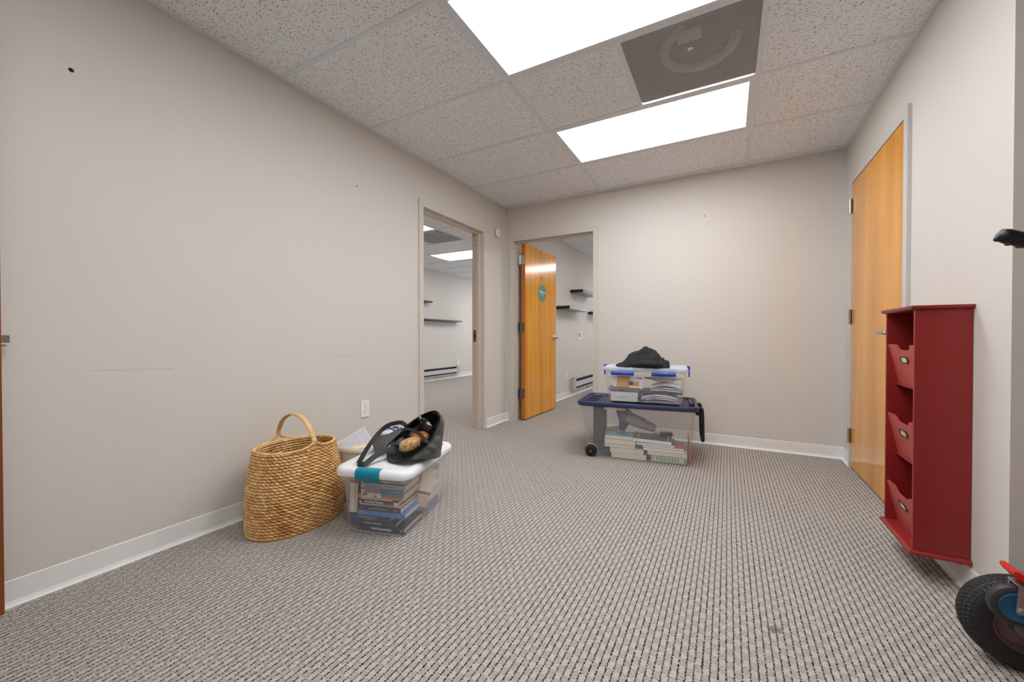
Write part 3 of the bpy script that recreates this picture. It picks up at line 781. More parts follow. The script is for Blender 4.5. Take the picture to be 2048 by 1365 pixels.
def woven(inner):
    v = []; at = []
    nt_, nz_ = (NT_, NZ) if not inner else (300, ROWS*4)
    for j in range(nz_+1):
        t = j/nz_
        row = min(ROWS-1, int(t*ROWS)); p = t*ROWS-row
        ax, ay, cx = bprof(t)
        for i in range(nt_):
            th = 2*pi*i/nt_
            c, s = sup(th)
            q = th*NSEG/(2*pi) + 0.75*p + (row % 2)*0.5 + 0.21*row + 0.25*noise.noise((cos(th)*3, sin(th)*3, row*1.7))
            sq = q - floor(q)
            hh = sqrt(max(0, 1-(2*p-1)**2)); bl = sin(pi*sq)**0.6
            am = 0.0125*hh*(0.18+0.82*bl) - 0.007
            if inner: am = -0.011 - am*0.8
            v.append((cx + (ax+am)*c, (ay+am)*s, t*BH+0.004))
            band = 0.5+0.5*noise.noise((cos(th)*1.6, sin(th)*1.6, t*2.2+5))
            at.append(min(1, max(0, 0.55*strand(row, int(floor(q)) % NSEG) + 0.55*band - 0.05)))
    f = []
    for j in range(nz_):
        for i in range(nt_):
            k = (i+1) % nt_
            a = (j*nt_+i, j*nt_+k, (j+1)*nt_+k, (j+1)*nt_+i)
            f.append(a if not inner else a[::-1])
    return v, f, at
v, f, at = woven(False); v2, f2, at2 = woven(True); n0 = len(v)
o = mesh_obj('basket_body', v+v2, f+[tuple(i+n0 for i in q) for q in f2], M_SEA, bk, True); set_attr(o, at+at2)
b = MB()
b.loft([[(bprof(0)[0]*k*sup(a)[0], bprof(0)[1]*k*sup(a)[1], z) for a in [2*pi*i/60 for i in range(60)]] for k, z in ((0.97, 0.0), (1.0, 0.0), (1.01, 0.004), (1.0, 0.008), (0.9, 0.010))])
o = b.build('basket_bottom', M_SEA, bk, True); set_attr(o, [0.3]*len(o.data.vertices))
def braid(pts, r, per, name, flat=1.0, up=None, closed=False, base=0.6):
    b = MB(); n = len(pts)
    rr = [r*(0.86+0.14*abs(sin(pi*i/per))) for i in range(n)]
    b.tube(pts, rr, 10, closed=closed, flat=flat, up=up)
    o = b.build(name, M_SEA, bk, True)
    k = len(o.data.vertices); set_attr(o, [base + 0.25*(noise.noise((int(i/10/per)*3.3, 0.5, 0))) for i in range(k)]); return o
ax, ay, cx = bprof(1)
braid([(cx+(ax-0.004)*sup(a)[0], (ay-0.004)*sup(a)[1], BH+0.005) for a in [2*pi*i/260 for i in range(260)]], 0.0062, 4, 'rim', closed=True, base=0.72)
hp = smooth_path([(cx-0.148, 0, 0.405), (cx-0.145, 0, 0.435), (cx-0.115, 0, 0.490), (cx-0.055, 0, 0.526), (cx+0.0, 0, 0.532), (cx+0.055, 0, 0.520), (cx+0.105, 0, 0.480), (cx+0.138, 0, 0.43), (cx+0.146, 0, 0.398)], 14)
braid(hp, 0.0062, 3, 'handle', flat=2.3, up=(0, 1, 0), base=0.62)
for sx in (-1, 1):
    for sy in (-1, 1):
        e = smooth_path([(cx+sx*0.146, sy*0.004, 0.418), (cx+sx*0.147, sy*0.018, 0.402), (cx+sx*0.142, sy*0.055, 0.388), (cx+sx*0.128, sy*0.10, 0.384), (cx+sx*0.118, sy*0.120, 0.376)], 8)
        braid(e, 0.0068, 3, 'handle_strand', base=0.55)

# ------------------------------------------------------------------ canvas basket with a book
M_CANV = plain('unbleached_canvas', (214, 202, 184), 0.85, nscale=160, namt=0.08, bstr=0.2)
M_PAGE, nt, b = new_mat('page_edges')
f = noise_tex(nt, texco(nt, 'Object', (6, 6, 1400)), 1.0, 2)
nt.links.new(mixc(nt, f, lin((214, 204, 184)), lin((240, 234, 220))), b.inputs['Base Color']); b.inputs['Roughness'].default_value = 0.8
M_CREAMC = plain('cream_book_cover', (240, 222, 172), 0.5)
cb = thing('canvas_basket', 'small beige canvas storage basket tucked behind the seagrass basket, holding books', 'basket', (0.270, 1.522, 0))
CR = 0.136
def cring(r, z, sc=1.0, sag=0.0): return [(r*cos(a)*sc, r*sin(a), z + sag*noise.noise((cos(a)*2, sin(a)*2, z*9))) for a in [2*pi*k/48 for k in range(48)]]
b = MB().loft([cring(0.112, 0.0), cring(0.118, 0.006), cring(0.126, 0.12), cring(0.133, 0.22), cring(CR, 0.272, sag=0.01), cring(CR+0.003, 0.282, sag=0.01), cring(CR+0.003, 0.305, sag=0.012), cring(CR-0.002, 0.307, sag=0.012), cring(CR-0.006, 0.30, sag=0.012), cring(0.124, 0.2), cring(0.116, 0.012)])
b.build('basket_body', M_CANV, cb, True)
MB().tube([(0.1385*cos(a), 0.1385*sin(a), 0.280 + 0.01*noise.noise((cos(a)*2, sin(a)*2, 2.5))) for a in [2*pi*k/60 for k in range(60)]], 0.0015, 6, closed=True).build('seam', plain('tan_thread', (150, 134, 112), 0.8), cb)

COVERS = {}
def cover_mat(rgb, rough=0.35):
    k = tuple(rgb)
    if k not in COVERS: COVERS[k] = plain('book_cover_%d' % len(COVERS), rgb, rough, nscale=30, namt=0.05)
    return COVERS[k]
def book(label, M, L, Dp, Th, rgb, hard=True, group=None, cat='book', name='book', page=None, plain_pages=None):
    """M: world matrix; spine on the local x axis (y=0), pages towards +y, thickness along z"""
    r = thing(name, label, cat, (0, 0, 0), 0, group); r.matrix_world = M
    e = 0.003 if hard else 0.0005; c = 0.0025 if hard else 0.0008
    b = MB().box((-L/2, 0, 0), (L/2, Dp, c)).box((-L/2, 0, Th-c), (L/2, Dp, Th))
    if hard:
        ring = [[(x, 0.0025 - 0.0025*cos(pi*(k/6-0.5))*0 + 0.0, 0) for k in range(1)] for x in ()]
    b.box((-L/2, -0.0012, 0.0003), (L/2, c, Th-0.0003), 0, None, 0.0008)
    cm = rgb if not isinstance(rgb, (tuple, list)) else cover_mat(rgb)
    b.build('cover', cm, r)
    MB().box((-L/2+e, c, c), (L/2-e, Dp-e, Th-c)).build('pages', plain_pages or M_PAGE, r)
    return r
def title(r, txt, size, mat, x, z, Th, bold=0.0, xs=1.0):
    return text_mesh('title', txt, size, mat, r, (x, -0.0016, z), (pi/2, 0, 0), bold=bold, xs=xs)

# books in the canvas basket
M_TXTP, nt, b = new_mat('printed_back_cover')
f = noise_tex(nt, texco(nt, 'Object', (60, 260, 1)), 1.0, 2)
nt.links.new(mixc(nt, mmath(nt, 'MULTIPLY', mmath(nt, 'GREATER_THAN', f, 0.5), 0.35), lin((214, 212, 222)), lin((160, 158, 176))), b.inputs['Base Color']); b.inputs['Roughness'].default_value = 0.5
p1_, p2_ = Vector((0.236, 1.400, 0.328)), Vector((0.312, 1.526, 0.408))     # lower and upper end of the top edge
ex = (p2_-p1_).normalized(); dn = Vector((0.42, -0.1, -0.9)); dn = (dn-ex*dn.dot(ex)).normalized(); nz = ex.cross(dn)
Mb = Matrix(((ex.x, dn.x, nz.x, (p1_.x+p2_.x)/2), (ex.y, dn.y, nz.y, (p1_.y+p2_.y)/2), (ex.z, dn.z, nz.z, (p1_.z+p2_.z)/2), (0, 0, 0, 1)))
bk1 = book('paperback with pale printed back leaning in the canvas basket', Mb, 0.150, 0.105, 0.022, M_CREAMC, False)
for z_ in (-0.0012, 0.0222): MB().box((-0.073, 0.003, z_), (0.073, 0.104, z_+0.001)).build('printed_cover', M_TXTP, bk1)
bk2 = book('cream book lying in the canvas basket under the leaning paperback', T(0.364, 1.464, 0.284) @ RZ(58) @ RX(8), 0.105, 0.04, 0.02, (232, 214, 170), False)
M_TXB = plain('navy_print', (40, 62, 130), 0.5)
b = MB(); b.loft([rrect(0.10, 0.05, 0.02, z, 4) for z in (0.0, 0.05, 0.075)]); b.loft([rrect(0.092, 0.042, 0.016, 0.0752, 4), rrect(0.092, 0.042, 0.016, 0.078, 4)], 1)
o = b.build('blue_pouch', [plain('royal_blue_vinyl', (24, 58, 150), 0.35), M_WHITE], None, loc=(0.275, 1.572, 0.218), rot=(0, 0, 0.4)); tag(o, 'royal blue pouch standing inside the canvas basket beside the strap', 'pouch')
# ------------------------------------------------------------------ clear latch tote full of books
SX, SY, SA = 0.6475, 1.4545, 15.5
MS = T(SX, SY, 0) @ RZ(SA)
M_LIDW = plain('white_lid_plastic', (246, 247, 249), 0.3, namt=0.02)
nt = M_LIDW.node_tree; pb = nt.nodes['Principled BSDF']; tr = nt.nodes.new('ShaderNodeBsdfTranslucent'); tr.inputs[0].default_value = lin((238, 240, 244))
mx = nt.nodes.new('ShaderNodeMixShader'); mx.inputs[0].default_value = 0.12; nt.links.new(pb.outputs[0], mx.inputs[1]); nt.links.new(tr.outputs[0], mx.inputs[2]); nt.links.new(mx.outputs[0], nt.nodes['Material Output'].inputs[0])
M_LATCH = plain('teal_latch_plastic', (0, 136, 158), 0.3, namt=0.04)
st = thing('storage_tote', 'clear plastic tote with white lid and teal latch, full of books, beside the seagrass basket', 'storage bin', (SX, SY, 0), SA)
b = MB()
b.loft([rrect(0.286, 0.458, 0.035, 0.003), rrect(0.300, 0.474, 0.04, 0.012), rrect(0.318, 0.49, 0.042, 0.12), rrect(0.338, 0.512, 0.045, 0.24), rrect(0.350, 0.522, 0.045, 0.262)], 0, None, True, False)
b.build('bin_body', M_CLEAR, st, auto=40)
b = MB().loft([rrect(0.352, 0.524, 0.045, 0.258), rrect(0.368, 0.540, 0.05, 0.260), rrect(0.370, 0.542, 0.05, 0.284), rrect(0.352, 0.524, 0.045, 0.284)], 0, None, False, False)
b.build('rim_flange', M_CLEARE, st, auto=40)
b = MB().loft([rrect(0.376, 0.548, 0.055, 0.276), rrect(0.390, 0.562, 0.06, 0.279), rrect(0.394, 0.566, 0.062, 0.290), rrect(0.390, 0.562, 0.06, 0.303), rrect(0.376, 0.548, 0.055, 0.313), rrect(0.356, 0.528, 0.05, 0.317), rrect(0.32, 0.49, 0.045, 0.3165), rrect(0.312, 0.482, 0.043, 0.309)], 0, None, False, True)
b.build('lid', M_LIDW, st, auto=40)
for s in (-1, 1):
    pr = [(0.248, 0.3175), (0.262, 0.3185), (0.274, 0.315), (0.282, 0.307), (0.2855, 0.294), (0.284, 0.278), (0.277, 0.262), (0.272, 0.262), (0.279, 0.279), (0.2805, 0.294), (0.277, 0.304), (0.270, 0.311), (0.260, 0.3145), (0.248, 0.3135)]
    b = MB().loft([[(x, s*y, z) for y, z in pr] for x in ([-0.062, -0.058, 0.058, 0.062] if s < 0 else [0.062, 0.058, -0.058, -0.062])])
    b.build('latch', M_LATCH, st, loc=(-0.008, 0, 0), auto=50)
b = MB()
for x in (-0.09, 0.09): b.box((x-0.005, -0.21, 0.3092), (x+0.005, 0.21, 0.3135), bev=0.002)
b.build('lid_rib', M_LIDW, st) if False else None

GB = 'stacked books inside the clear tote with the white lid'
M_WTXT = plain('white_lettering', (236, 236, 240), 0.5); M_GTXT = plain('gold_lettering', (206, 178, 120), 0.5)
M_CTXT = plain('pale_blue_lettering', (190, 210, 235), 0.5)
NAVY = (36, 54, 92)
def sb(x0, x1, z0, z1, Dp, rgb, label, hard=True, yf=-0.212, rz=0.0):
    return book(label, MS @ T((x0+x1)/2, yf, z0) @ RZ(rz), x1-x0, Dp, z1-z0-0.0004, rgb, hard)
r = sb(-0.105, 0.138, 0.0055, 0.029, 0.19, (42, 58, 92), 'thick navy hardcover at the bottom of the tote, white title near its spine edge'); title(r, 'Adult Psychopathology', 0.0145, M_WTXT, 0.005, 0.012, 0, 0.0004, 0.78)
title(r, 'I', 0.012, M_WTXT, -0.108, 0.012, 0); title(r, 'S E', 0.011, M_WTXT, 0.108, 0.012, 0)
r = sb(-0.145, 0.098, 0.029, 0.052, 0.18, (38, 52, 86), 'navy hardcover second from the bottom of the tote, thin white serif title'); title(r, 'Handbook of Depression', 0.012, M_WTXT, 0.0, 0.012, 0, 0, 0.75)
r = sb(-0.148, 0.070, 0.052, 0.075, 0.17, (40, 54, 84), 'navy hardcover third from the bottom of the tote, gold title'); title(r, 'COGNITIVE BEHAVIOR THERAPY', 0.0105, M_GTXT, -0.012, 0.0145, 0, 0, 0.72); title(r, 'BASICS & BEYOND', 0.006, M_GTXT, -0.01, 0.005, 0)
r = sb(-0.103, 0.145, 0.0755, 0.099, 0.19, (74, 134, 206), 'bright blue book in the middle of the tote stack')
for x_ in (-0.11, -0.09, 0.09): MB().box((x_, -0.0014, 0.003), (x_+0.0015, -0.0011, 0.02)).build('spine_line', M_CTXT, r)
r = sb(-0.104, 0.122, 0.0995, 0.1215, 0.17, (54, 46, 66), 'dark maroon and slate paperback above the bright blue book in the tote', False)
for a_, c_ in ((0.07, 0.113), (-0.113, -0.085)): MB().box((a_, -0.0016, 0.0008), (c_, -0.0006, 0.0208)).build('maroon_block', cover_mat((108, 38, 46)), r); title(r, 'ADULT STRESS & MENTAL HEALTH', 0.0085, M_WTXT, -0.005, 0.0105, 0, 0, 0.72); title(r, 'A', 0.011, M_WTXT, 0.085, 0.0105, 0)
r = sb(-0.097, 0.118, 0.122, 0.132, 0.165, (220, 206, 184), 'thin cream book below the dark green-black paperback in the tote', False, -0.206)
r = sb(-0.093, 0.107, 0.1325, 0.1505, 0.16, (34, 42, 52), 'dark slate paperback with white hand-drawn title halfway up the tote stack', False); title(r, 'The Gift of Therapy', 0.0145, M_WTXT, -0.024, 0.0095, 0, 0.0004, 0.86)
for a_, c_, h_ in ((0.078, 0.100, 0.0174), (-0.100, -0.090, 0.012)): MB().box((a_, -0.0016, 0.0006), (c_, -0.0006, h_)).build('pale_block', cover_mat((226, 214, 180)), r); title(r, 'Irvin Yalom', 0.006, M_WTXT, 0.055, 0.0075, 0)
r = sb(-0.088, 0.075, 0.151, 0.1575, 0.15, (226, 226, 226), 'thin white booklet above the dark slate paperback in the tote', False, -0.209)
r = sb(-0.106, 0.132, 0.158, 0.1735, 0.165, (226, 136, 88), 'thin orange book in the upper half of the tote stack', False)
r = sb(-0.080, 0.138, 0.174, 0.190, 0.17, (74, 150, 196), 'thin light blue book directly above the orange book in the tote', False)
r = sb(-0.088, 0.134, 0.1905, 0.208, 0.145, (112, 120, 132), 'slate grey book in the upper half of the tote stack', False); title(r, 'THE WORK OF THE CLINIC', 0.008, M_CTXT, 0.075, 0.0085, 0, 0, 0.6)
r = sb(-0.086, 0.146, 0.2085, 0.231, 0.14, (166, 190, 204), 'pale blue-grey book second from the top of the tote stack', False); title(r, 'CLINICAL PRACTICE', 0.009, cover_mat((40, 60, 100)), 0.04, 0.011, 0, 0, 0.7)
r = sb(-0.150, 0.130, 0.2315, 0.2555, 0.15, (70, 62, 64), 'dark brown book with an orange left end, topmost of the tote stack', False)
MB().box((-0.14, -0.0017, 0.0006), (-0.062, -0.0007, 0.0234)).build('orange_block', cover_mat((206, 112, 66)), r)
title(r, 'III', 0.015, M_WTXT, -0.088, 0.012, 0); title(r, 'Group Psychotherapy Handbook', 0.008, M_GTXT, 0.02, 0.0155, 0, 0, 0.75); title(r, 'Theory and Practice', 0.007, M_GTXT, 0.015, 0.0065, 0, 0, 0.8)
# upright books in the left front corner
for k, (xa_, xb_, tl, rgb, lb) in enumerate(((-0.150, -0.124, -2.0, (226, 212, 196), 'upright cream book in the left front corner of the tote'), (-0.1215, -0.1095, -3.0, (96, 112, 140), 'thin upright slate book between the two cream ones in the tote'))):
    Mu = MS @ T(xa_, -0.205+0.0, 0.0785) @ RY(tl) @ Matrix(((0, 0, 1, 0), (0, 1, 0, 0), (-1, 0, 0, 0), (0, 0, 0, 1))) @ T(-0.0725, 0, 0)
    # spine runs vertically at the back, page ends face the front wall
    Mu = MS @ T(xa_, -0.205, 0.1515) @ RY(-tl) @ Matrix(((0, 0, 1, 0), (0, 1, 0, 0), (-1, 0, 0, 0), (0, 0, 0, 1))) @ T(0, 0.11, 0) @ RZ(180)
    book(lb, Mu, 0.145, 0.11, xb_-xa_, rgb, False)
# books behind the front stack, seen through the long side
e1 = Vector((0, 0.903, -0.43)); e2 = Vector((0, -0.43, -0.903)); e3 = e1.cross(e2)
Mt = MS @ Matrix(((e1.x, e2.x, e3.x, 0.150), (e1.y, e2.y, e3.y, 0.0525), (e1.z, e2.z, e3.z, 0.2305), (0, 0, 0, 1)))
r = book('large cream book tilted against the long side of the tote, behind the front stack', Mt, 0.16, 0.118, 0.028, (232, 222, 208), False)
Mt = MS @ Matrix(((e1.x, e2.x, e3.x, 0.146), (e1.y, e2.y, e3.y, -0.005), (e1.z, e2.z, e3.z, 0.112), (0, 0, 0, 1)))
r = book('dusty pink book tilted below the large cream one along the side of the tote', Mt, 0.10, 0.06, 0.02, (206, 172, 162), False)
for k, (z0, th, rgb, y0, y1) in enumerate(((0.006, 0.032, (120, 146, 176), 0.03, 0.20), (0.0385, 0.028, (226, 214, 204), 0.05, 0.205), (0.067, 0.026, (208, 190, 180), 0.095, 0.21), (0.0935, 0.03, (232, 226, 216), 0.10, 0.212), (0.124, 0.024, (204, 196, 190), 0.105, 0.215), (0.1485, 0.03, (222, 220, 216), 0.11, 0.22), (0.179, 0.026, (150, 170, 190), 0.115, 0.22))):
    nm = ['pale blue', 'cream', 'dusty pink', 'ivory', 'beige', 'white', 'steel blue'][k]
    pos = ['lowest', 'second lowest', 'third lowest', 'middle', 'third highest', 'second highest', 'topmost'][k]
    book('%s book, %s in the stack at the far end of the tote' % (nm, pos), MS @ T(-0.03, (y0+y1)/2, z0) @ RZ(90) @ T(0, -0.155, 0), y1-y0, 0.25, th-0.0005, rgb, False)
# printed paper insert behind the front wall
lb = thing('product_label', 'white printed paper label with red oval logo inside the front of the tote', 'label', (0, 0, 0)); lb.matrix_world = MS @ T(-0.029, -0.2165, 0.164)
MB().box((-0.052, -0.0004, 0), (0.052, 0, 0.056)).build('paper', M_WPAPER, lb)
MB().box((-0.030, -0.0008, 0.022), (0.052, -0.0004, 0.056)).box((-0.052, -0.0008, 0.034), (-0.030, -0.0004, 0.05)).build('picture', plain('printed_photo_grey', (150, 140, 150), 0.4, nscale=50, namt=0.5), lb)
MB().loft([[(-0.028+0.017*cos(a), y, 0.0235+0.007*sin(a)) for a in [2*pi*k/28 for k in range(28)]] for y in (-0.0012, -0.0008)]).build('red_oval', plain('red_print', (200, 44, 50), 0.4), lb)
text_mesh('logo_text', 'Sterilite', 0.0085, M_WTXT, lb, (-0.028, -0.0014, 0.0235), (pi/2, 0, 0))
b = MB().box((-0.046, -0.0008, 0.010), (-0.018, -0.0004, 0.015)).box((-0.046, -0.0008, 0.005), (-0.034, -0.0004, 0.008))
for k in range(8): b.box((0.014+k*0.0022, -0.0008, 0.003), (0.0152+k*0.0022+0.0004*(k % 2), -0.0004, 0.011))
b.build('print_bars', M_BLACK, lb)

# ------------------------------------------------------------------ black tote bag and what is in it
M_BAG, nt, bb = new_mat('black_coated_fabric')
f = noise_tex(nt, texco(nt, 'Object'), 14, 4); f2 = noise_tex(nt, texco(nt, 'Object'), 900, 1)
nt.links.new(mixc(nt, f, lin((12, 12, 13)), lin((34, 36, 37))), bb.inputs['Base Color']); bb.inputs['Roughness'].default_value = 0.42
bump(nt, bb, mmath(nt, 'ADD', f, mmath(nt, 'MULTIPLY', f2, 0.2)), 0.35, 0.006)
M_BAGG, nt, bb = new_mat('charcoal_coated_fabric')
f = noise_tex(nt, texco(nt, 'Object'), 14, 4)
nt.links.new(mixc(nt, f, lin((50, 53, 53)), lin((98, 104, 101))), bb.inputs['Base Color']); bb.inputs['Roughness'].default_value = 0.5
bump(nt, bb, f, 0.4, 0.006)
M_STRAP = plain('black_webbing', (16, 16, 18), 0.6, nscale=400, namt=0.4, bstr=0.3)
def PX(u, v, y): return on_y(u, v, y)
LZ = 0.3175
bag = thing('tote_bag', 'black tote bag lying open on the white tote lid', 'bag', (0.78, 1.45, LZ))
binv = Vector(bag.location)
rimp = [(873,823,1.56),(881,840,1.50),(872,866,1.43),(853,892,1.38),(832,908,1.345),(812,921,1.325),(790,926,1.32),(776,920,1.33),(775,905,1.37),(784,888,1.42),(797,870,1.47),(812,853,1.52),(832,838,1.56),(852,827,1.58)]
botp = [(880,838,1.60),(887,856,1.575),(886,878,1.545),(884,900,1.51),(881,917,1.475),(862,920,1.44),(840,920,1.44),(828,917,1.47),(826,908,1.51),(832,895,1.56),(842,880,1.60),(852,865,1.63),(862,850,1.64),(872,842,1.63)]
def closed_smooth(pts, n=4):
    P = [Vector(p) for p in pts]; m = len(P); out = []
    for i in range(m):
        p0, p1, p2, p3 = P[i-1], P[i], P[(i+1) % m], P[(i+2) % m]
        for k in range(n):
            t = k/n; out.append(0.5*((2*p1)+(p2-p0)*t+(2*p0-5*p1+4*p2-p3)*t*t+(3*p1-p0-3*p2+p3)*t**3))
    return out
R0 = closed_smooth([PX(*p) - binv for p in rimp]); R1 = closed_smooth([PX(*p) - binv for p in botp])
def zc(p):
    q = Vector(p); q.z = max(q.z, 0.009); return q
cen1 = sum(R1, Vector())/len(R1); rings = []
KN = 12
for k in range(KN+1):
    t = k/KN; ring = []
    c0 = sum(R0, Vector())/len(R0)*(1-t) + cen1*t
    for i in range(len(R0)):
        p = R0[i].lerp(R1[i], t); dr = (p-c0)
        fold = 0.22*noise.noise((i*0.30, t*2.2, 1.3)) + 0.16*noise.noise((i*0.8, t*3.4, 7))
        p = c0 + dr*(1 + 0.10*sin(pi*t) + fold*sin(pi*min(1, t*1.6+0.05)))
        ring.append(zc(p))
    rings.append(ring)
for s in (0.6, 0.2): rings.append([zc(cen1 + (p-cen1)*s) for p in R1])
body = MB().loft(rings, 0, None, False, True)
o = body.build('bag_body', [M_BAG, M_BAGG], bag, True)
nr = len(R0)
for p in o.data.polygons:
    c = p.center + binv
    i = p.index % nr
    if p.index < nr*KN and 1 <= i <= 17: p.material_index = 1
m = o.modifiers.new('thickness', 'SOLIDIFY'); m.thickness = 0.004; m.offset = -1
m = o.modifiers.new('smooth', 'SUBSURF'); m.levels = 1; m.render_levels = 1
MB().tube([p*1.0 for p in R0], 0.003, 8, closed=True).build('rim_binding', M_STRAP, bag, True)
# grey side panel slumped to the left
lobe = [(745,884,1.42),(752,874,1.45),(770,866,1.48),(790,860,1.50),(803,853,1.51),(806,858,1.49),(800,868,1.46),(788,880,1.43),(775,893,1.40),(768,902,1.37),(752,908,1.36),(746,898,1.38)]
LB = closed_smooth([PX(*p)-binv for p in lobe], 4); lc = sum(LB, Vector())/len(LB)
nrm = (CAM-(lc+binv)).normalized()
rings = []
for s, dpt in ((0.02, 0.028), (0.35, 0.026), (0.7, 0.018), (0.92, 0.006), (1.0, -0.006), (0.98, -0.03), (0.9, -0.06), (0.6, -0.075), (0.1, -0.08)):
    rings.append([zc(lc + (p-lc)*s*(1+0.05*noise.noise((i*0.5, dpt*60, 3))) + nrm*dpt + Vector((0, 0, -0.25*max(0, -dpt)))) for i, p in enumerate(LB)])
o = MB().loft(rings).build('side_panel', M_BAGG, bag, True)
m = o.modifiers.new('smooth', 'SUBSURF'); m.levels = 1; m.render_levels = 1
def strap(pts, name, wdt=0.016):
    P = [zc(p) for p in smooth_path([PX(*p)-binv for p in pts], 8)]; rings = []
    for i, p in enumerate(P):
        t = (P[min(i+1, len(P)-1)] - P[max(i-1, 0)]).normalized()
        a = t.cross((CAM-(p+binv)).normalized()+Vector((0, 0, 0.35))).normalized(); n_ = a.cross(t)
        rings.append([p + a*wdt/2*c + n_*0.0016*s for c, s in ((1, -1), (1, 1), (0.3, 1.3), (-0.3, 1.3), (-1, 1), (-1, -1))])
    return MB().loft(rings).build(name, M_STRAP, bag)
strap([(812,852,1.50),(803,846,1.50),(790,847,1.49),(775,852,1.47),(760,864,1.44),(742,886,1.38),(728,908,1.29),(719,924,1.222),(717,930,1.208)], 'strap', 0.022)
strap([(717,929,1.207),(728,930,1.21),(745,917,1.262),(762,906,1.31),(778,900,1.35),(790,899,1.37)], 'strap', 0.026)
strap([(808,858,1.47),(822,860,1.44),(838,868,1.42),(850,880,1.41),(856,886,1.41)], 'inner_strap', 0.016)
# white and blue package under the strap
Mk = Matrix.Translation(PX(786, 866, 1.50))
o = MB().loft([rrect(0.13*k, 0.055*k, 0.018*k, z, 4) for k, z in ((0.75, 0.0), (1.0, 0.006), (1.0, 0.018), (0.8, 0.026))]).build('snack_pouch', [plain('white_foil', (226, 230, 238), 0.3)], None, True)
o.matrix_world = Mk @ RZ(38) @ RX(38) @ T(0, 0, 0.0)
tag(o, 'white and blue package tucked under the black strap of the bag', 'package')
b = MB().tube([(-0.045+0.09*k/10, 0.004+0.012*sin(k*0.7), 0.0268) for k in range(11)], 0.0035, 6); b.box((0.0, 0.008, 0.0262), (0.03, 0.02, 0.0272)); b.build('blue_print', M_TXB, o)
# bread and dark bottle in the open bag
M_BREAD, nt, bb = new_mat('seeded_crust')
f = noise_tex(nt, texco(nt, 'Object'), 90, 4, 0.7)
nt.links.new(ramp(nt, f, [(0.32, lin((150, 92, 44))), (0.5, lin((204, 160, 106))), (0.68, lin((232, 204, 160)))]), bb.inputs['Base Color']); bb.inputs['Roughness'].default_value = 0.35; bump(nt, bb, f, 0.5, 0.004)
def lump(name, c, r3, mat, label, cat, seed, rot=(0, 0, 0), e=0.8, amp=0.12):
    b = MB(); rings = []
    for j in range(1, 16):
        ph = -pi/2 + pi*j/16; ring = []
        for i in range(28):
            th = 2*pi*i/28
            n3 = Vector((cos(ph)*cos(th), cos(ph)*sin(th), sin(ph)))
            s = 1 + amp*noise.noise(n3*2.2 + Vector((seed, 0, 0)))
            ring.append(tuple(math.copysign(abs(n3[k])**e, n3[k])*r3[k]*s for k in range(3)))
        rings.append(ring)
    o = b.loft(rings).build(name, mat, None, True, loc=c, rot=rot); tag(o, label, cat); return o
lump('bread_loaf', PX(819, 890, 1.41), (0.054, 0.040, 0.030), M_BREAD, 'pale seeded bread in a clear wrapper inside the black bag, nearest its mouth', 'bread', 3, (0.2, -0.3, 0.5))
lump('bread_loaf', PX(839, 876, 1.495), (0.052, 0.036, 0.026), plain('toasted_crust', (176, 96, 46), 0.3, nscale=60, namt=0.4), 'toasted orange-brown bread behind the pale bread inside the black bag', 'bread', 8, (0.4, -0.2, 0.2))
o = MB().lathe([(0, 0), (0.026, 0.002), (0.028, 0.02), (0.027, 0.05), (0.016, 0.07), (0.013, 0.085), (0.013, 0.095), (0, 0.097)], 28).build('glass_bottle', plain('black_glass', (12, 10, 10), 0.06, coat=0.6), None, loc=PX(864, 860, 1.54), auto=40)
o.rotation_euler = (radians(-10), radians(-50), 0.5)
tag(o, 'glossy black bottle lying inside the black tote bag', 'bottle')

# ------------------------------------------------------------------ large wheeled bin with navy lid
BX0, BY0, BA = 1.530, 3.14, 6.5
MBG = T(BX0, BY0, 0) @ RZ(BA)
M_NAVYP = plain('navy_lid_plastic', (34, 38, 78), 0.38, namt=0.08)
wb = thing('storage_bin', 'large clear wheeled bin with a navy lid standing before the back wall', 'storage bin', (BX0, BY0, 0), BA)
b = MB()
b.loft([rrect(0.70, 0.385, 0.04, 0.004, cx=0.015), rrect(0.735, 0.395, 0.045, 0.014, cx=0.015), rrect(0.775, 0.435, 0.05, 0.2, cx=0.008), rrect(0.815, 0.478, 0.055, 0.375), rrect(0.82, 0.484, 0.055, 0.395)], 0, None, True, False)
b.build('bin_body', M_CLEAR, wb, auto=40)
for x0, x1 in ((-0.22, -0.06), (0.02, 0.20)):
    MB().box((x0, -0.248, 0.378), (x1, -0.236, 0.402), bev=0.003).build('lid_catch', M_CLEARE, wb)
b = MB().loft([rrect(0.835, 0.50, 0.06, 0.398), rrect(0.85, 0.516, 0.062, 0.398), rrect(0.862, 0.528, 0.065, 0.405), rrect(0.862, 0.528, 0.065, 0.426), rrect(0.856, 0.522, 0.063, 0.431), rrect(0.815, 0.48, 0.055, 0.431), rrect(0.80, 0.465, 0.05, 0.416)], 0, None, False, True)
b.build('lid', M_NAVYP, wb, auto=40)
for a_, c_ in [((-0.37, y-0.006, 0.4155), (-0.295, y+0.006, 0.422)) for y in (-0.16, -0.08, 0.0, 0.08, 0.16)] + [((x, -0.21, 0.4155), (x+0.010, 0.21, 0.424)) for x in (-0.385, 0.30, 0.33, 0.355)]:
    MB().box(a_, c_, bev=0.002).build('lid_rib', M_NAVYP, wb)
MB().box((0.374, -0.12, 0.4155), (0.398, 0.12, 0.440), bev=0.004).build('lid_hinge', M_NAVYP, wb)
M_RUB = plain('black_rubber', (20, 20, 21), 0.55, namt=0.2)
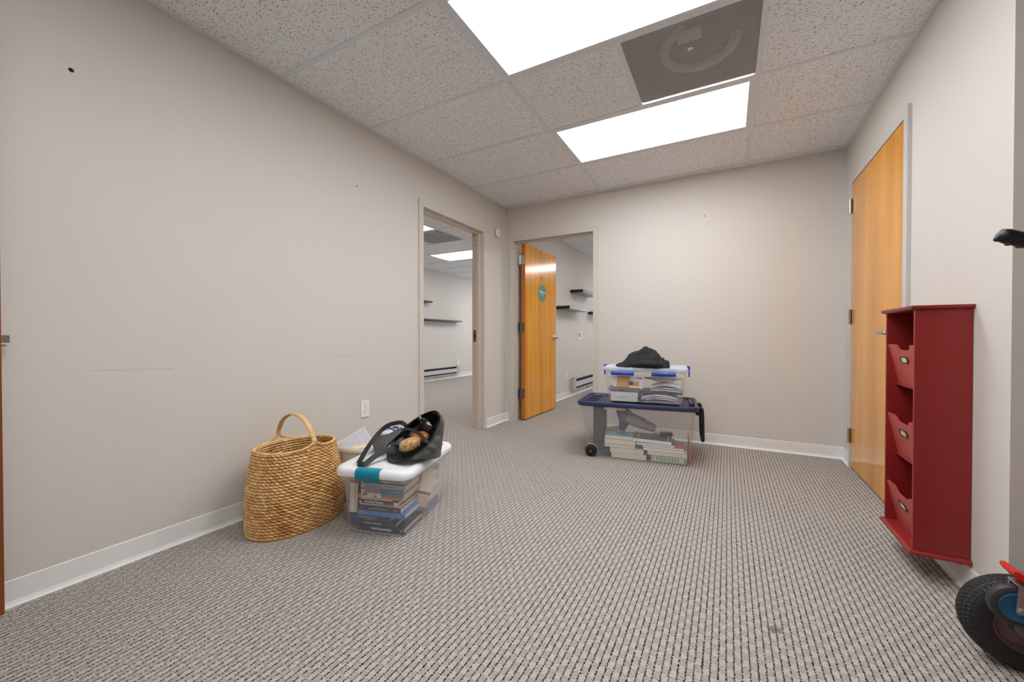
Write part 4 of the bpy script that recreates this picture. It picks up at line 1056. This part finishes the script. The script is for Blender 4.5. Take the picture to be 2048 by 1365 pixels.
for s in (-1, 1):
    b = MB().lathe([(0.0, -0.012), (0.018, -0.012), (0.020, -0.015), (0.034, -0.015), (0.038, -0.013), (0.045, -0.010), (0.045, 0.010), (0.038, 0.013), (0, 0.013)], 36, 0, T(-0.325, s*0.203, 0.045) @ RX(90 if s < 0 else -90) @ RX(180))
    wh = b.build('wheel', M_RUB, wb, auto=35)
    MB().lathe([(0, 0), (0.0055, 0), (0.0055, 0.004), (0, 0.005)], 16, 0, T(-0.325, s*0.219, 0.045) @ RX(90 if s < 0 else -90)).build('axle_cap', M_STEEL, wh, auto=40)
    b = MB(); ra = [(-0.325+0.055*cos(a), 0.045+0.055*sin(a)) for a in [pi*k/14*1.15-0.25 for k in range(15)]]
    b.loft([[(x, s*0.218, z) for x, z in ra], [(x, s*0.186, z) for x, z in ra]], 0, None, False, False, False)
    b.build('wheel_arch', M_CLEARE, wb, True)
P = smooth_path([(0.432, -0.10, 0.40), (0.448, -0.10, 0.405), (0.458, -0.10, 0.38), (0.462, -0.10, 0.25), (0.464, -0.095, 0.19), (0.465, -0.07, 0.165), (0.465, 0.0, 0.16), (0.465, 0.07, 0.165), (0.464, 0.095, 0.19), (0.462, 0.10, 0.25), (0.458, 0.10, 0.38), (0.448, 0.10, 0.405), (0.432, 0.10, 0.40)], 6)
b = MB().tube(P, 0.0125, 12, flat=1.0); b.box((0.415, -0.12, 0.355), (0.44, 0.12, 0.397), bev=0.004); b.build('pull_handle', M_BLACK, wb, auto=50)

def bbk(x0, x1, z0, z1, Dp, rgb, label, yf=-0.185, hard=True, face='fore', tilt=0, name='book', cat='book', pp=None, rz=0):
    M = MBG @ T((x0+x1)/2, yf, z0) @ RZ(rz) @ RY(tilt)
    if face == 'fore': M = M @ T(0, Dp, 0) @ RZ(180)
    return book(label, M, x1-x0, Dp, z1-z0-0.0004, rgb, hard, name=name, cat=cat, plain_pages=pp)
bbk(-0.175, 0.080, 0.005, 0.044, 0.19, (220, 214, 200), 'thick cream-paged book at the bottom of the left stack in the wheeled bin', hard=False)
bbk(-0.185, 0.060, 0.0445, 0.082, 0.19, (222, 216, 204), 'cream-paged book second from the bottom of the left stack in the wheeled bin', hard=False)
bbk(-0.225, 0.001, 0.0825, 0.106, 0.175, (60, 80, 120), 'cream-paged book in the middle of the left stack in the wheeled bin', hard=False)
bbk(-0.226, 0.003, 0.1065, 0.146, 0.175, (120, 160, 200), 'thick cream-paged book under the light blue top book in the wheeled bin', hard=False)
M_SEA_C, nt, bb = new_mat('blue_wave_cover')
f = noise_tex(nt, texco(nt, 'Object', (9, 22, 1)), 1.0, 3)
nt.links.new(ramp(nt, f, [(0.4, lin((92, 150, 190))), (0.55, lin((150, 186, 206))), (0.62, lin((48, 72, 110)))]), bb.inputs['Base Color']); bb.inputs['Roughness'].default_value = 0.3
bbk(-0.223, -0.018, 0.1465, 0.172, 0.165, M_SEA_C, 'book with light blue pictorial cover topmost of the left stack in the wheeled bin', hard=False)
M_GRN = cover_mat((176, 196, 160))
r = bbk(0.112, 0.357, 0.005, 0.054, 0.18, (178, 198, 162), 'thick pale green book at the bottom right of the wheeled bin', face='spine', yf=-0.176)
b = MB().box((-0.1, -0.0018, 0.008), (0.1, -0.001, 0.04)); b.build('pale_panel', cover_mat((206, 214, 190)), r)
b = MB()
for k in range(9): b.box((-0.085+k*0.018, -0.0024, 0.012), (-0.077+k*0.018, -0.0017, 0.036))
b.box((0.105, -0.0024, 0.014), (0.117, -0.0014, 0.030)); b.build('spine_print', cover_mat((130, 152, 120)), r)
bbk(0.087, 0.357, 0.0545, 0.083, 0.19, (226, 222, 214), 'wide cream-paged book second from the bottom of the right stack in the wheeled bin', hard=False)
M_REDC, nt, bb = new_mat('red_and_grey_cover')
sp = nt.nodes.new('ShaderNodeSeparateXYZ'); nt.links.new(texco(nt, 'Object'), sp.inputs[0])
f = noise_tex(nt, texco(nt, 'Object', (30, 12, 1)), 1.0, 2)
gy = mmath(nt, 'ADD', mmath(nt, 'MULTIPLY', sp.outputs[1], 5.0), mmath(nt, 'MULTIPLY', f, 0.3))
nt.links.new(ramp(nt, gy, [(0.25, lin((92, 92, 100))), (0.55, lin((176, 62, 48))), (0.9, lin((206, 96, 72)))]), bb.inputs['Base Color']); bb.inputs['Roughness'].default_value = 0.3
bbk(0.060, 0.342, 0.0835, 0.104, 0.21, M_REDC, 'white-paged book with a red and grey cover in the wheeled bin', hard=False, pp=M_WPAPER)
bbk(0.052, 0.336, 0.1045, 0.119, 0.20, M_REDC, 'thin white-paged magazine above the red and grey book in the wheeled bin', hard=False, pp=M_WPAPER, name='magazine', cat='magazine')
M_NAVC, nt, bb = new_mat('navy_dotted_cover')
vo = node(nt, 'ShaderNodeTexVoronoi'); vo.inputs['Scale'].default_value = 34; vo.inputs['Randomness'].default_value = 0.35; nt.links.new(texco(nt, 'Object', (1, 1, 0)), vo.inputs['Vector'])
nt.links.new(mixc(nt, mmath(nt, 'LESS_THAN', vo.outputs['Distance'], 0.3), lin((40, 56, 96)), lin((170, 184, 206))), bb.inputs['Base Color']); bb.inputs['Roughness'].default_value = 0.3
bbk(0.008, 0.274, 0.1195, 0.140, 0.20, M_NAVC, 'navy book with pale dots under the spiral-bound book in the wheeled bin', hard=False, pp=M_WPAPER)
M_SPI, nt, bb = new_mat('dark_grid_cover')
br = node(nt, 'ShaderNodeTexBrick'); br.inputs['Scale'].default_value = 26; br.inputs['Color1'].default_value = lin((74, 66, 66)); br.inputs['Color2'].default_value = lin((92, 82, 80)); br.inputs['Mortar'].default_value = lin((54, 50, 52)); br.offset = 0
nt.links.new(texco(nt, 'Object'), br.inputs['Vector']); nt.links.new(br.outputs[0], bb.inputs['Base Color']); bb.inputs['Roughness'].default_value = 0.3
r = bbk(-0.017, 0.252, 0.1405, 0.166, 0.20, M_SPI, 'dark-covered thick booklet with white pages topmost of the right stack in the wheeled bin', hard=False, pp=M_WPAPER, tilt=1.5, yf=-0.19)
MB().box((-0.115, 0.01, 0.0252), (-0.107, 0.19, 0.0262)).box((0.095, 0.01, 0.0252), (0.100, 0.19, 0.0262)).build('pale_stripe', M_CARD, r)
bbk(0.090, 0.118, 0.005, 0.05, 0.17, NAVY, 'narrow navy book standing between the two stacks in the wheeled bin', face='spine', yf=-0.165) if False else None
o = MB().box((-0.002, -0.12, 0), (0.002, 0.12, 0.16), bev=0.0015).build('folder', plain('orange_card', (214, 128, 70), 0.5), None); o.matrix_world = MBG @ T(0.371, -0.03, 0.0145)
tag(o, 'thin orange folder standing at the right end of the wheeled bin', 'folder')
# tilted books at the left
bbk(-0.256, -0.136, 0.100, 0.122, 0.17, (188, 182, 174), 'pale grey book tilted at the left end of the wheeled bin, lower of two', hard=False, tilt=-13, yf=0.008)
bbk(-0.254, -0.106, 0.143, 0.167, 0.17, (200, 192, 182), 'pale beige book tilted at the left end of the wheeled bin, upper of two', hard=False, tilt=-13, yf=0.009)
M_GREY = plain('slate_grey_board', (86, 86, 98), 0.5, nscale=14, namt=0.2)
o = MB().box((-0.05, -0.14, 0.0), (0.03, 0.14, 0.27), bev=0.004).build('file_box', M_GREY, None); o.matrix_world = MBG @ T(-0.315, 0.02, 0.125) if False else MBG @ T(-0.318, 0.055, 0.1265)
tag(o, 'dark slate file box standing upright at the left end of the wheeled bin', 'box')
o.matrix_world = MBG @ T(-0.290, 0.058, 0.018); o.data.transform(Matrix.Diagonal((1, 0.72, 1.38, 1)))
o = MB().box((-0.05, -0.15, 0), (0.05, 0.09, 0.092), bev=0.006).build('file_box', M_GREY, None); o.matrix_world = MBG @ T(-0.232, -0.0, 0.006) @ T(0.0, 0, 0)
tag(o, 'low slate grey box on the floor of the wheeled bin under the two tilted books', 'box')
o.data.transform(Matrix.Diagonal((0.7, 1.0, 0.75, 1)))
o.matrix_world = MBG @ T(-0.224, -0.01, 0.006)
# handheld device
M_DEVG = plain('pale_grey_plastic', (176, 172, 170), 0.4); M_DEVD = plain('dark_grey_plastic', (84, 84, 92), 0.4); M_DEVB = plain('slate_blue_plastic', (92, 112, 142), 0.4)
dv = thing('handheld_vacuum', 'grey handheld appliance lying on the books inside the wheeled bin', 'appliance', (0, 0, 0)); dv.matrix_world = MBG @ T(-0.075, -0.03, 0.285) @ RY(17)
MB().loft([[(x, r_*cos(a), z0+r_*1.05*sin(a)) for a in [2*pi*k/20 for k in range(20)]] for x, r_, z0 in ((-0.01, 0.036, 0.0), (0.0, 0.042, 0.0), (0.10, 0.040, -0.004), (0.20, 0.032, -0.004), (0.225, 0.022, -0.004))]).build('body', M_DEVG, dv, auto=40)
MB().loft([[(-0.12, -0.028, 0.075), (-0.12, 0.028, 0.075), (-0.105, 0.03, 0.095), (-0.105, -0.03, 0.095)], [(-0.075, -0.032, 0.0), (-0.075, 0.032, 0.0), (0.02, 0.034, 0.052), (0.02, -0.034, 0.052)], [(-0.045, -0.028, -0.045), (-0.045, 0.028, -0.045), (0.03, 0.028, -0.036), (0.03, -0.028, -0.036)], [(-0.03, -0.022, -0.105), (-0.03, 0.022, -0.105), (0.014, 0.022, -0.105), (0.014, -0.022, -0.105)]]).build('nozzle', M_DEVD, dv)
MB().lathe([(0, -0.04), (0.030, -0.04), (0.032, -0.036), (0.032, 0.036), (0.030, 0.04), (0, 0.04)], 28, 0, T(-0.022, 0, 0.0) @ RX(90)).build('pivot', M_DEVB, dv, auto=40)
MB().loft([[(0.0, -0.02, 0.046), (0.0, 0.02, 0.046), (0.0, 0.02, 0.05), (0.0, -0.02, 0.05)], [(0.14, -0.018, 0.036), (0.14, 0.018, 0.036), (0.14, 0.018, 0.041), (0.14, -0.018, 0.041)]]).build('top_grip', M_DEVD, dv)
o = MB().box((-0.045, -0.03, 0), (0.045, 0.03, 0.022), bev=0.005).build('power_adapter', M_BLACK, None); o.matrix_world = MBG @ T(0.215, -0.02, 0.1685) @ RZ(5)
tag(o, 'black power adapter on top of the right stack in the wheeled bin', 'adapter')
MB().tube(smooth_path([(-0.045, 0, 0.012), (-0.075, -0.01, 0.014), (-0.09, 0.02, 0.004), (-0.06, 0.04, 0.004)], 6), 0.0022, 6).build('cable', M_BLACK, o, True)

# ------------------------------------------------------------------ smaller clear bin with blue latches
TX, TY, TA = 1.590, 3.15, 7.0
ZB = 0.4315
MT = T(TX, TY, ZB) @ RZ(TA)
M_BLUEL = plain('royal_blue_latch', (18, 66, 190), 0.25, namt=0.04); M_LIDC = clear_mat('milky_clear_lid', (216, 226, 242), 0.55, 0.25)
M_EDGE = plain('pale_blue_lid_edge', (176, 200, 232), 0.3)
sbn = thing('storage_bin', 'smaller clear bin with blue latches stacked on the navy lid', 'storage bin', (TX, TY, ZB), TA)
b = MB().loft([rrect(0.51, 0.34, 0.03, 0.001), rrect(0.525, 0.355, 0.035, 0.008), rrect(0.545, 0.372, 0.038, 0.10), rrect(0.575, 0.396, 0.04, 0.232), rrect(0.582, 0.402, 0.04, 0.242)], 0, None, True, False); b.build('bin_body', M_CLEAR, sbn, auto=40)
MB().loft([rrect(0.566, 0.388, 0.04, 0.196), rrect(0.592, 0.410, 0.042, 0.198), rrect(0.592, 0.410, 0.042, 0.204), rrect(0.570, 0.392, 0.04, 0.205)], 0, None, False, False).build('rim_flange', M_CLEARE, sbn, auto=40)
b = MB().loft([rrect(0.590, 0.408, 0.042, 0.243), rrect(0.604, 0.420, 0.045, 0.245), rrect(0.606, 0.422, 0.045, 0.252), rrect(0.600, 0.416, 0.044, 0.262), rrect(0.585, 0.402, 0.04, 0.264), rrect(0.56, 0.378, 0.038, 0.259)], 0, None, False, True)
b.build('lid', M_LIDC, sbn, auto=40)
MB().loft([rrect(0.604, 0.420, 0.045, 0.2435), rrect(0.6085, 0.4245, 0.046, 0.2445), rrect(0.6085, 0.4245, 0.046, 0.250), rrect(0.604, 0.420, 0.045, 0.251)], 0, None, False, False).build('lid_edge', M_EDGE, sbn, auto=40)
for s in (-1, 1):
    for xc in (-0.155, 0.136):
        b = MB(); yy = s*0.205
        b.box((xc-0.083, min(yy, yy+s*0.014), 0.207), (xc+0.083, max(yy, yy+s*0.014), 0.234), bev=0.004)
        b.tube([(xc-0.08, yy+s*0.015, 0.222), (xc+0.08, yy+s*0.015, 0.222)], 0.005, 8)
        b.build('latch', M_BLUEL, sbn, auto=50)
    xx = s*0.297
    b = MB().box((min(xx, xx+s*0.022), -0.03, 0.248), (max(xx, xx+s*0.022), 0.03, 0.272), bev=0.004)
    b.box((min(xx+s*0.012, xx+s*0.02), -0.025, 0.19), (max(xx+s*0.012, xx+s*0.02), 0.025, 0.255), bev=0.002); b.build('end_latch', M_BLUEL, sbn)
# contents
o = MB().loft([rrect(0.20, 0.21, 0.006, 0), rrect(0.204, 0.214, 0.006, 0.066), rrect(0.196, 0.206, 0.006, 0.07)]).build('carton', plain('white_card', (226, 226, 228), 0.5), None); o.matrix_world = MT @ T(-0.145, -0.062, 0.004)
tag(o, 'plain white carton at the bottom left of the smaller clear bin', 'box')
b = MB()
for k, (x, w) in enumerate(((-0.06, 0.05), (-0.005, 0.03), (0.035, 0.012))): b.box((x, -0.1088, 0.03+0.002*k), (x+w, -0.1074, 0.034+0.002*k))
b.build('print_lines', plain('grey_print', (176, 176, 178), 0.5), o)
o = MB().loft([rrect(0.215, 0.22, 0.01, 0.0), rrect(0.22, 0.225, 0.012, 0.012), rrect(0.215, 0.22, 0.01, 0.026)]).build('zip_pouch', plain('taupe_nylon', (122, 114, 110), 0.5, nscale=20, namt=0.2), None); o.matrix_world = MT @ T(-0.152, -0.058, 0.0775) @ RY(1.5)
tag(o, 'flat taupe pouch between the white carton and the envelope box in the smaller bin', 'pouch')
MB().box((-0.03, -0.1142, 0.008), (0.01, -0.1112, 0.017)).build('dark_tab', M_BLACK, o)
eb = thing('envelope_box', 'white envelope box with a kraft envelope picture in the smaller clear bin', 'box', (0, 0, 0)); eb.matrix_world = MT @ T(-0.120, -0.170, 0.110) @ RY(3.0) @ RX(4)
MB().box((-0.112, 0, 0), (0.112, 0.03, 0.094)).build('box_body', plain('white_carton', (232, 230, 226), 0.45), eb)
MB().box((-0.080, -0.001, 0.0005), (0.012, 0.0, 0.088)).build('kraft_picture', plain('kraft_print', (214, 158, 82), 0.5, nscale=8, namt=0.1), eb)
MB().box((-0.078, -0.0016, 0.073), (0.010, -0.001, 0.0765)).box((-0.034, -0.0018, 0.06), (-0.031, -0.001, 0.074)).build('envelope_flap', plain('kraft_shadow_print', (168, 108, 50), 0.5), eb)
MB().box((0.004, -0.0022, 0.020), (0.040, -0.0012, 0.05)).build('dark_patch', plain('charcoal_print', (58, 60, 68), 0.5), eb)
MB().box((0.040, -0.0022, 0.018), (0.082, -0.0012, 0.05)).build('orange_patch', plain('orange_print', (228, 140, 88), 0.5), eb)
text_mesh('box_lettering', 'Clasp', 0.017, M_BLACK, eb, (0.082, -0.0008, 0.081), (pi/2, 0, 0), bold=0.0006)
# paper stacks: each a curved sheaf
def sheaf(M, L, Dp, th, bend, mat, label, name='paper_sheaf', cat='paper', n=14, lift=0.0):
    b = MB(); rings = []
    for k in range(n+1):
        t = k/n; x = -L/2+L*t; z = bend*sin(pi*t) + lift*t
        j = 0.004*noise.noise((t*6, th*90, bend*30))
        rings.append([(x, -Dp/2+j, z), (x, Dp/2, z), (x, Dp/2, z+th), (x, -Dp/2-j, z+th)])
    b.loft(rings); o = b.build(name, mat, None); o.matrix_world = M; tag(o, label, cat); return o
PAPS = [plain('paper_tone_%d' % k, c, 0.6, nscale=9, namt=0.05) for k, c in enumerate(((206, 206, 210), (168, 168, 174), (226, 226, 230), (186, 190, 200)))]
sheaf(MT @ T(0.095, -0.06, 0.003), 0.29, 0.20, 0.010, 0.004, PAPS[1], 'grey sheaf of papers lowest in the right half of the smaller bin')
sheaf(MT @ T(0.105, -0.062, 0.0145), 0.25, 0.20, 0.010, 0.016, PAPS[0], 'pale curled sheaf second lowest in the right half of the smaller bin')
sheaf(MT @ T(0.105, -0.065, 0.0255), 0.25, 0.20, 0.009, 0.018, PAPS[3], 'bluish curled sheaf third lowest in the right half of the smaller bin')
sheaf(MT @ T(0.105, -0.062, 0.0355), 0.25, 0.20, 0.010, 0.020, PAPS[2], 'white curled sheaf just below the dark folder in the smaller bin')
sheaf(MT @ T(0.116, -0.05, 0.069), 0.295, 0.21, 0.016, 0.004, plain('dark_navy_folder', (52, 56, 72), 0.5), 'dark navy folder halfway up the smaller bin', 'folder', 'folder')
sheaf(MT @ T(0.150, -0.06, 0.0915), 0.21, 0.21, 0.010, 0.006, PAPS[0], 'pale sheaf of papers directly on the dark folder in the smaller bin', lift=-0.006)
sheaf(MT @ T(0.150, -0.06, 0.103), 0.20, 0.21, 0.008, 0.010, PAPS[3], 'bluish sheaf of papers under the topmost sheaf in the smaller bin', lift=-0.004)
sheaf(MT @ T(0.150, -0.06, 0.114), 0.20, 0.20, 0.010, 0.020, PAPS[2], 'topmost white curled sheaf in the smaller bin', lift=-0.002)
o = lump('plastic_bag', tuple(MT @ Vector((0.13, 0.03, 0.172))), (0.11, 0.10, 0.024), clear_mat('crumpled_clear_film', (190, 184, 180), 0.55, 0.15), 'crumpled clear plastic bag on top of the papers in the smaller bin', 'bag', 12, (0, 0, 0.1), 0.9, 0.5)
o = MB().tube(smooth_path([(-0.04, 0.0, 0.0), (-0.02, -0.012, 0.03), (0.012, 0.006, 0.05), (0.02, -0.012, 0.02), (-0.015, -0.016, 0.012), (-0.03, 0.0, 0.045), (0.0, 0.01, 0.06)], 8), 0.004, 8).build('cable', M_BLACK, None, True); o.matrix_world = MT @ T(-0.018, -0.15, 0.006)
tag(o, 'tangled black cable between the carton and the papers in the smaller bin', 'cable')

# ------------------------------------------------------------------ dark garment heaped on the smaller bin
M_CLOTH, nt, bb = new_mat('black_fleece')
f = noise_tex(nt, texco(nt, 'Object'), 60, 4)
nt.links.new(mixc(nt, f, lin((10, 10, 12)), lin((40, 37, 38))), bb.inputs['Base Color']); bb.inputs['Roughness'].default_value = 0.85; bb.inputs['Sheen Weight'].default_value = 0.0
fc = noise_tex(nt, texco(nt, 'Object', (9, 16, 22), (0.4, 0.2, 0.3)), 1.0, 3, 0.55)
bump(nt, bb, mmath(nt, 'ADD', mmath(nt, 'MULTIPLY', fc, 6.0), mmath(nt, 'MULTIPLY', f, 0.4)), 0.6, 0.006)
ZT = 0.6968
prof = [(-0.205, 0.012), (-0.185, 0.02), (-0.150, 0.035), (-0.125, 0.062), (-0.105, 0.098), (-0.07, 0.118), (-0.035, 0.124), (-0.01, 0.146), (0.015, 0.158), (0.05, 0.146), (0.09, 0.130), (0.115, 0.098), (0.128, 0.075), (0.145, 0.070), (0.150, 0.055), (0.175, 0.050), (0.19, 0.036), (0.178, 0.022), (0.16, 0.010)]
def prz(x):
    best = 0.0
    for (xa_, za_), (xb_, zb_) in zip(prof, prof[1:]):
        if xb_ > xa_ and xa_ <= x <= xb_: best = max(best, za_+(zb_-za_)*(x-xa_)/(xb_-xa_))
    return best
NXc, NYc = 84, 54; v = []; f = []
for j in range(NYc+1):
    for i in range(NXc+1):
        x = -0.205+0.395*i/NXc; s = -1+2*j/NYc
        hw = 0.145*(max(0.02, min(1, (x+0.215)/0.10)))**0.6*(max(0.02, min(1, (0.200-x)/0.06)))**0.5
        y = s*hw*(1+0.12*noise.noise((x*14, s*2, 4)))
        h = prz(x)*(1-abs(s)**2.4)**0.55 if abs(s) < 1 else 0
        # long folds sweeping from the peak to the lower right and left
        fold = abs(noise.noise((x*17+s*1.5, s*2.6-x*9, 2.0)))*0.075 + abs(noise.noise((x*34, s*7, 9)))*0.025
        h = max(0.0, h*(1-min(0.5, fold*5.5*min(1, abs(s)*3+abs(x-0.015)*12+0.1))))
        v.append((x, y, h+0.002))
for j in range(NYc):
    for i in range(NXc):
        a = j*(NXc+1)+i; f.append((a, a+1, a+NXc+2, a+NXc+1))
n0 = len(v)
v += [(p[0], p[1], 0.0) for p in v[:]]
f += [tuple(n0+k for k in q[::-1]) for q in f[:]]
edge = [i for i in range(NXc+1)] + [k*(NXc+1)+NXc for k in range(1, NYc+1)] + [NYc*(NXc+1)+i for i in range(NXc-1, -1, -1)] + [k*(NXc+1) for k in range(NYc-1, 0, -1)]
for a, c in zip(edge, edge[1:]+edge[:1]): f.append((a, n0+a, n0+c, c))
o = mesh_obj('folded_jacket', v, f, M_CLOTH, None, True, None, (1.585, 3.09, ZT), (0, 0, radians(4)))
m = o.modifiers.new('smooth', 'SUBSURF'); m.levels = 1; m.render_levels = 1
tag(o, 'crumpled black fleece garment heaped on the lid of the smaller clear bin', 'clothing')
b = MB(); rings = []
sp_ = smooth_path([(-0.06, -0.125, 0.030), (0.0, -0.145, 0.030), (0.06, -0.15, 0.024), (0.11, -0.14, 0.022), (0.135, -0.11, 0.024)], 6)
for i, p in enumerate(sp_):
    t = i/(len(sp_)-1); rr = 0.030*(0.35+0.75*sin(pi*min(1, t*0.8+0.15)))
    tg = (sp_[min(i+1, len(sp_)-1)]-sp_[max(i-1, 0)]).normalized(); u = Vector((-tg.y, tg.x, 0)).normalized()
    rings.append([Vector((p.x, p.y, 0)) + u*rr*1.25*cos(a)*(1+0.2*noise.noise((i*0.5, a, 1))) + Vector((0, 0, max(0.001, 0.9*rr + rr*0.9*sin(a)*(1+0.25*noise.noise((i*0.7, a*2, 5)))))) for a in [2*pi*k/16 for k in range(16)]])
sl = b.loft(rings).build('sleeve', M_CLOTH, o, True); m = sl.modifiers.new('smooth', 'SUBSURF'); m.levels = 1; m.render_levels = 1

# ------------------------------------------------------------------ hand truck at the right border
M_REDM = plain('red_powder_coat', (214, 44, 24), 0.35, namt=0.05); M_TYRE, nt, bb = new_mat('black_tyre_rubber')
bb.inputs['Base Color'].default_value = lin((30, 30, 31)); bb.inputs['Roughness'].default_value = 0.6
M_ZINC = plain('zinc_plate', (176, 178, 180), 0.3, metal=0.7, namt=0.1); M_HUBB = plain('blue_caster_hub', (30, 92, 132), 0.4, namt=0.06); M_GRUB = plain('grey_caster_rubber', (48, 47, 46), 0.5, namt=0.3); M_RIMG = plain('grey_steel_rim', (120, 118, 116), 0.4, metal=0.4, namt=0.15)
ht = thing('hand_truck', 'red hand truck with black grips and pneumatic tyres, cut off by the right border', 'hand truck', (2.93, 1.3, 0))
HO = Vector((2.93, 1.3, 0))
def hb_(name, mb, mat, parent=None, smooth=False, auto=45):
    mb.v = [p-HO for p in mb.v]; return mb.build(name, mat, parent or ht, smooth, auto=auto)
WX, WR = 2.878, 0.125
for yc in (1.562, 1.04):
    b = MB(); M = T(WX, yc, WR) @ RX(90)
    pr = []
    for k in range(49):
        a = -1.25 + 2.5*k/48; pr.append((WR-0.036+0.036*cos(a)**0.8 if cos(a) > 0 else 0, 0.044*sin(a)))
    pr = [(0.068, -0.040)] + [(r_, z_) for r_, z_ in pr] + [(0.068, 0.040)]
    NTW = 288; rings = []
    for r_, z_ in pr:
        ring = []
        for i in range(NTW):
            a = 2*pi*i/NTW; rr = r_
            if r_ > WR-0.016:
                zig = (i/NTW*58 + (0.5 if int((z_+0.06)/0.0105) % 2 else 0)) % 1
                rr = r_ - (0.0028 if (zig < 0.28 or ((z_+0.06)/0.0105) % 1 < 0.22) else 0)
            elif r_ > WR-0.040:
                rr = r_ - (0.002 if (i % 6 < 2) else 0)
            ring.append((rr*cos(a), rr*sin(a), z_))
        rings.append(ring)
    b.loft(rings, 0, M, False, False)
    ty = hb_('tyre', b, M_TYRE, None, False, 30)
    b = MB().lathe([(0.072, 0.036), (0.066, 0.038), (0.062, 0.030), (0.058, 0.012), (0.045, 0.008), (0.030, 0.010), (0.026, 0.034), (0.014, 0.036), (0.013, 0.05), (0, 0.05)], 40, 0, M, False, True)
    b.lathe([(0.072, -0.036), (0.066, -0.038), (0.062, -0.030), (0.058, -0.012), (0.045, -0.008), (0.030, -0.010), (0.026, -0.034), (0.014, -0.036), (0.013, -0.05), (0, -0.05)], 40, 0, M, False, True)
    hb_('wheel_rim', b, M_RIMG, None, False, 35)
hb_('axle', MB().cyl((WX, 0.99, WR), (WX, 1.615, WR), 0.008, 14), M_ZINC)
hb0 = hb_
def hb_(name, mb, mat, parent=None, smooth=False, auto=45):
    mb.v = [Vector((2.820+(p.x-2.778)*0.84, p.y, 0.222+(p.z-0.262)*0.84)) for p in mb.v]
    return hb0(name, mb, mat, parent, smooth, auto)
for yc in (1.45, 1.15):
    b = MB(); M = T(2.778, yc, 0.262) @ RX(90)
    b.lathe([(0.040, -0.014), (0.052, -0.0145), (0.060, -0.011), (0.0625, -0.004), (0.0625, 0.004), (0.060, 0.011), (0.052, 0.0145), (0.040, 0.014)], 40, 0, M, False, False); hb_('caster_tyre', b, M_GRUB)
    b = MB().lathe([(0, -0.0155), (0.036, -0.0155), (0.038, -0.017), (0.0425, -0.017), (0.0435, -0.013), (0.0435, 0.013), (0.0425, 0.017), (0.038, 0.017), (0.036, 0.0155), (0, 0.0155)], 40, 0, M); hb_('caster_hub', b, M_HUBB)
    b = MB()
    for s in (-1, 1):
        yy = yc+s*0.021
        out = [(2.768, 0.252), (2.772, 0.247), (2.782, 0.246), (2.79, 0.25), (2.812, 0.325), (2.812, 0.335), (2.775, 0.335)]
        b.loft([[(x, yy-0.0015, z) for x, z in out], [(x, yy+0.0015, z) for x, z in out]])
        b.lathe([(0, 0), (0.009, 0), (0.009, 0.002), (0.0065, 0.003), (0.0065, 0.007), (0, 0.007)], 6 if False else 18, 0, T(2.779, yy+s*0.0015, 0.259) @ RX(-90*s))
    b.box((2.772, yc-0.023, 0.332), (2.815, yc+0.023, 0.336)); hb_('caster_fork', b, M_ZINC)
    b = MB()
    out = [(2.757, 0.372), (2.762, 0.362), (2.80, 0.338), (2.86, 0.318), (2.93, 0.30), (2.95, 0.33), (2.90, 0.345), (2.83, 0.350), (2.80, 0.358), (2.770, 0.380), (2.760, 0.380)]
    b.loft([[(x, yc-0.03, z) for x, z in out], [(x, yc+0.03, z) for x, z in out]]); hb_('caster_bracket', b, M_REDM)
hb_ = hb0
for yc in (1.43, 1.14):
    b = MB().tube(smooth_path([(2.955, yc, 0.03), (2.955, yc, 0.5), (2.965, yc, 0.95), (2.960, yc, 1.09), (2.935, yc, 1.122), (2.89, yc, 1.138), (2.85, yc, 1.156)], 6), 0.0135, 14); hb_('frame_tube', b, M_REDM)
    P = smooth_path([(2.905, yc, 1.132), (2.87, yc, 1.147), (2.82, yc, 1.170), (2.785, yc, 1.186)], 10)
    b = MB(); n = len(P)
    b.tube(P, 0.0185, 18)
    b.tube([P[-2], P[-1]+Vector((-0.001, 0, 0.0)), P[-1]+Vector((-0.010, 0, -0.004)), P[-1]+Vector((-0.019, 0, -0.0105))], [0.0186, 0.0186, 0.012, 0.004], 18)
    # finger bumps below
    for k in range(2, n-3, 5): b.lathe([(0, -0.013), (0.0045, -0.012), (0.0065, 0), (0.0045, 0.012), (0, 0.013)], 16, 0, T(P[k].x, yc, P[k].z-0.0165) @ RX(90))
    hb_('grip', b, M_BLACK)
b = MB()
for z in (0.22, 0.55, 0.85): b.cyl((2.957, 1.14, z), (2.957, 1.43, z), 0.0105, 14)
hb_('cross_bar', b, M_REDM)
b = MB()
for yc in (1.075, 1.505): MB_ = MB().box((2.868, yc-0.003, 0.113), (2.968, yc+0.003, 0.137), 0, None, 0.001); hb_('wheel_bracket', MB_, M_RIMG)
hb_('toe_plate', MB().box((2.945, 1.10, 0.012), (3.13, 1.47, 0.017), 0, None, 0.001).box((2.945, 1.10, 0.012), (2.95, 1.47, 0.14)), M_REDM)
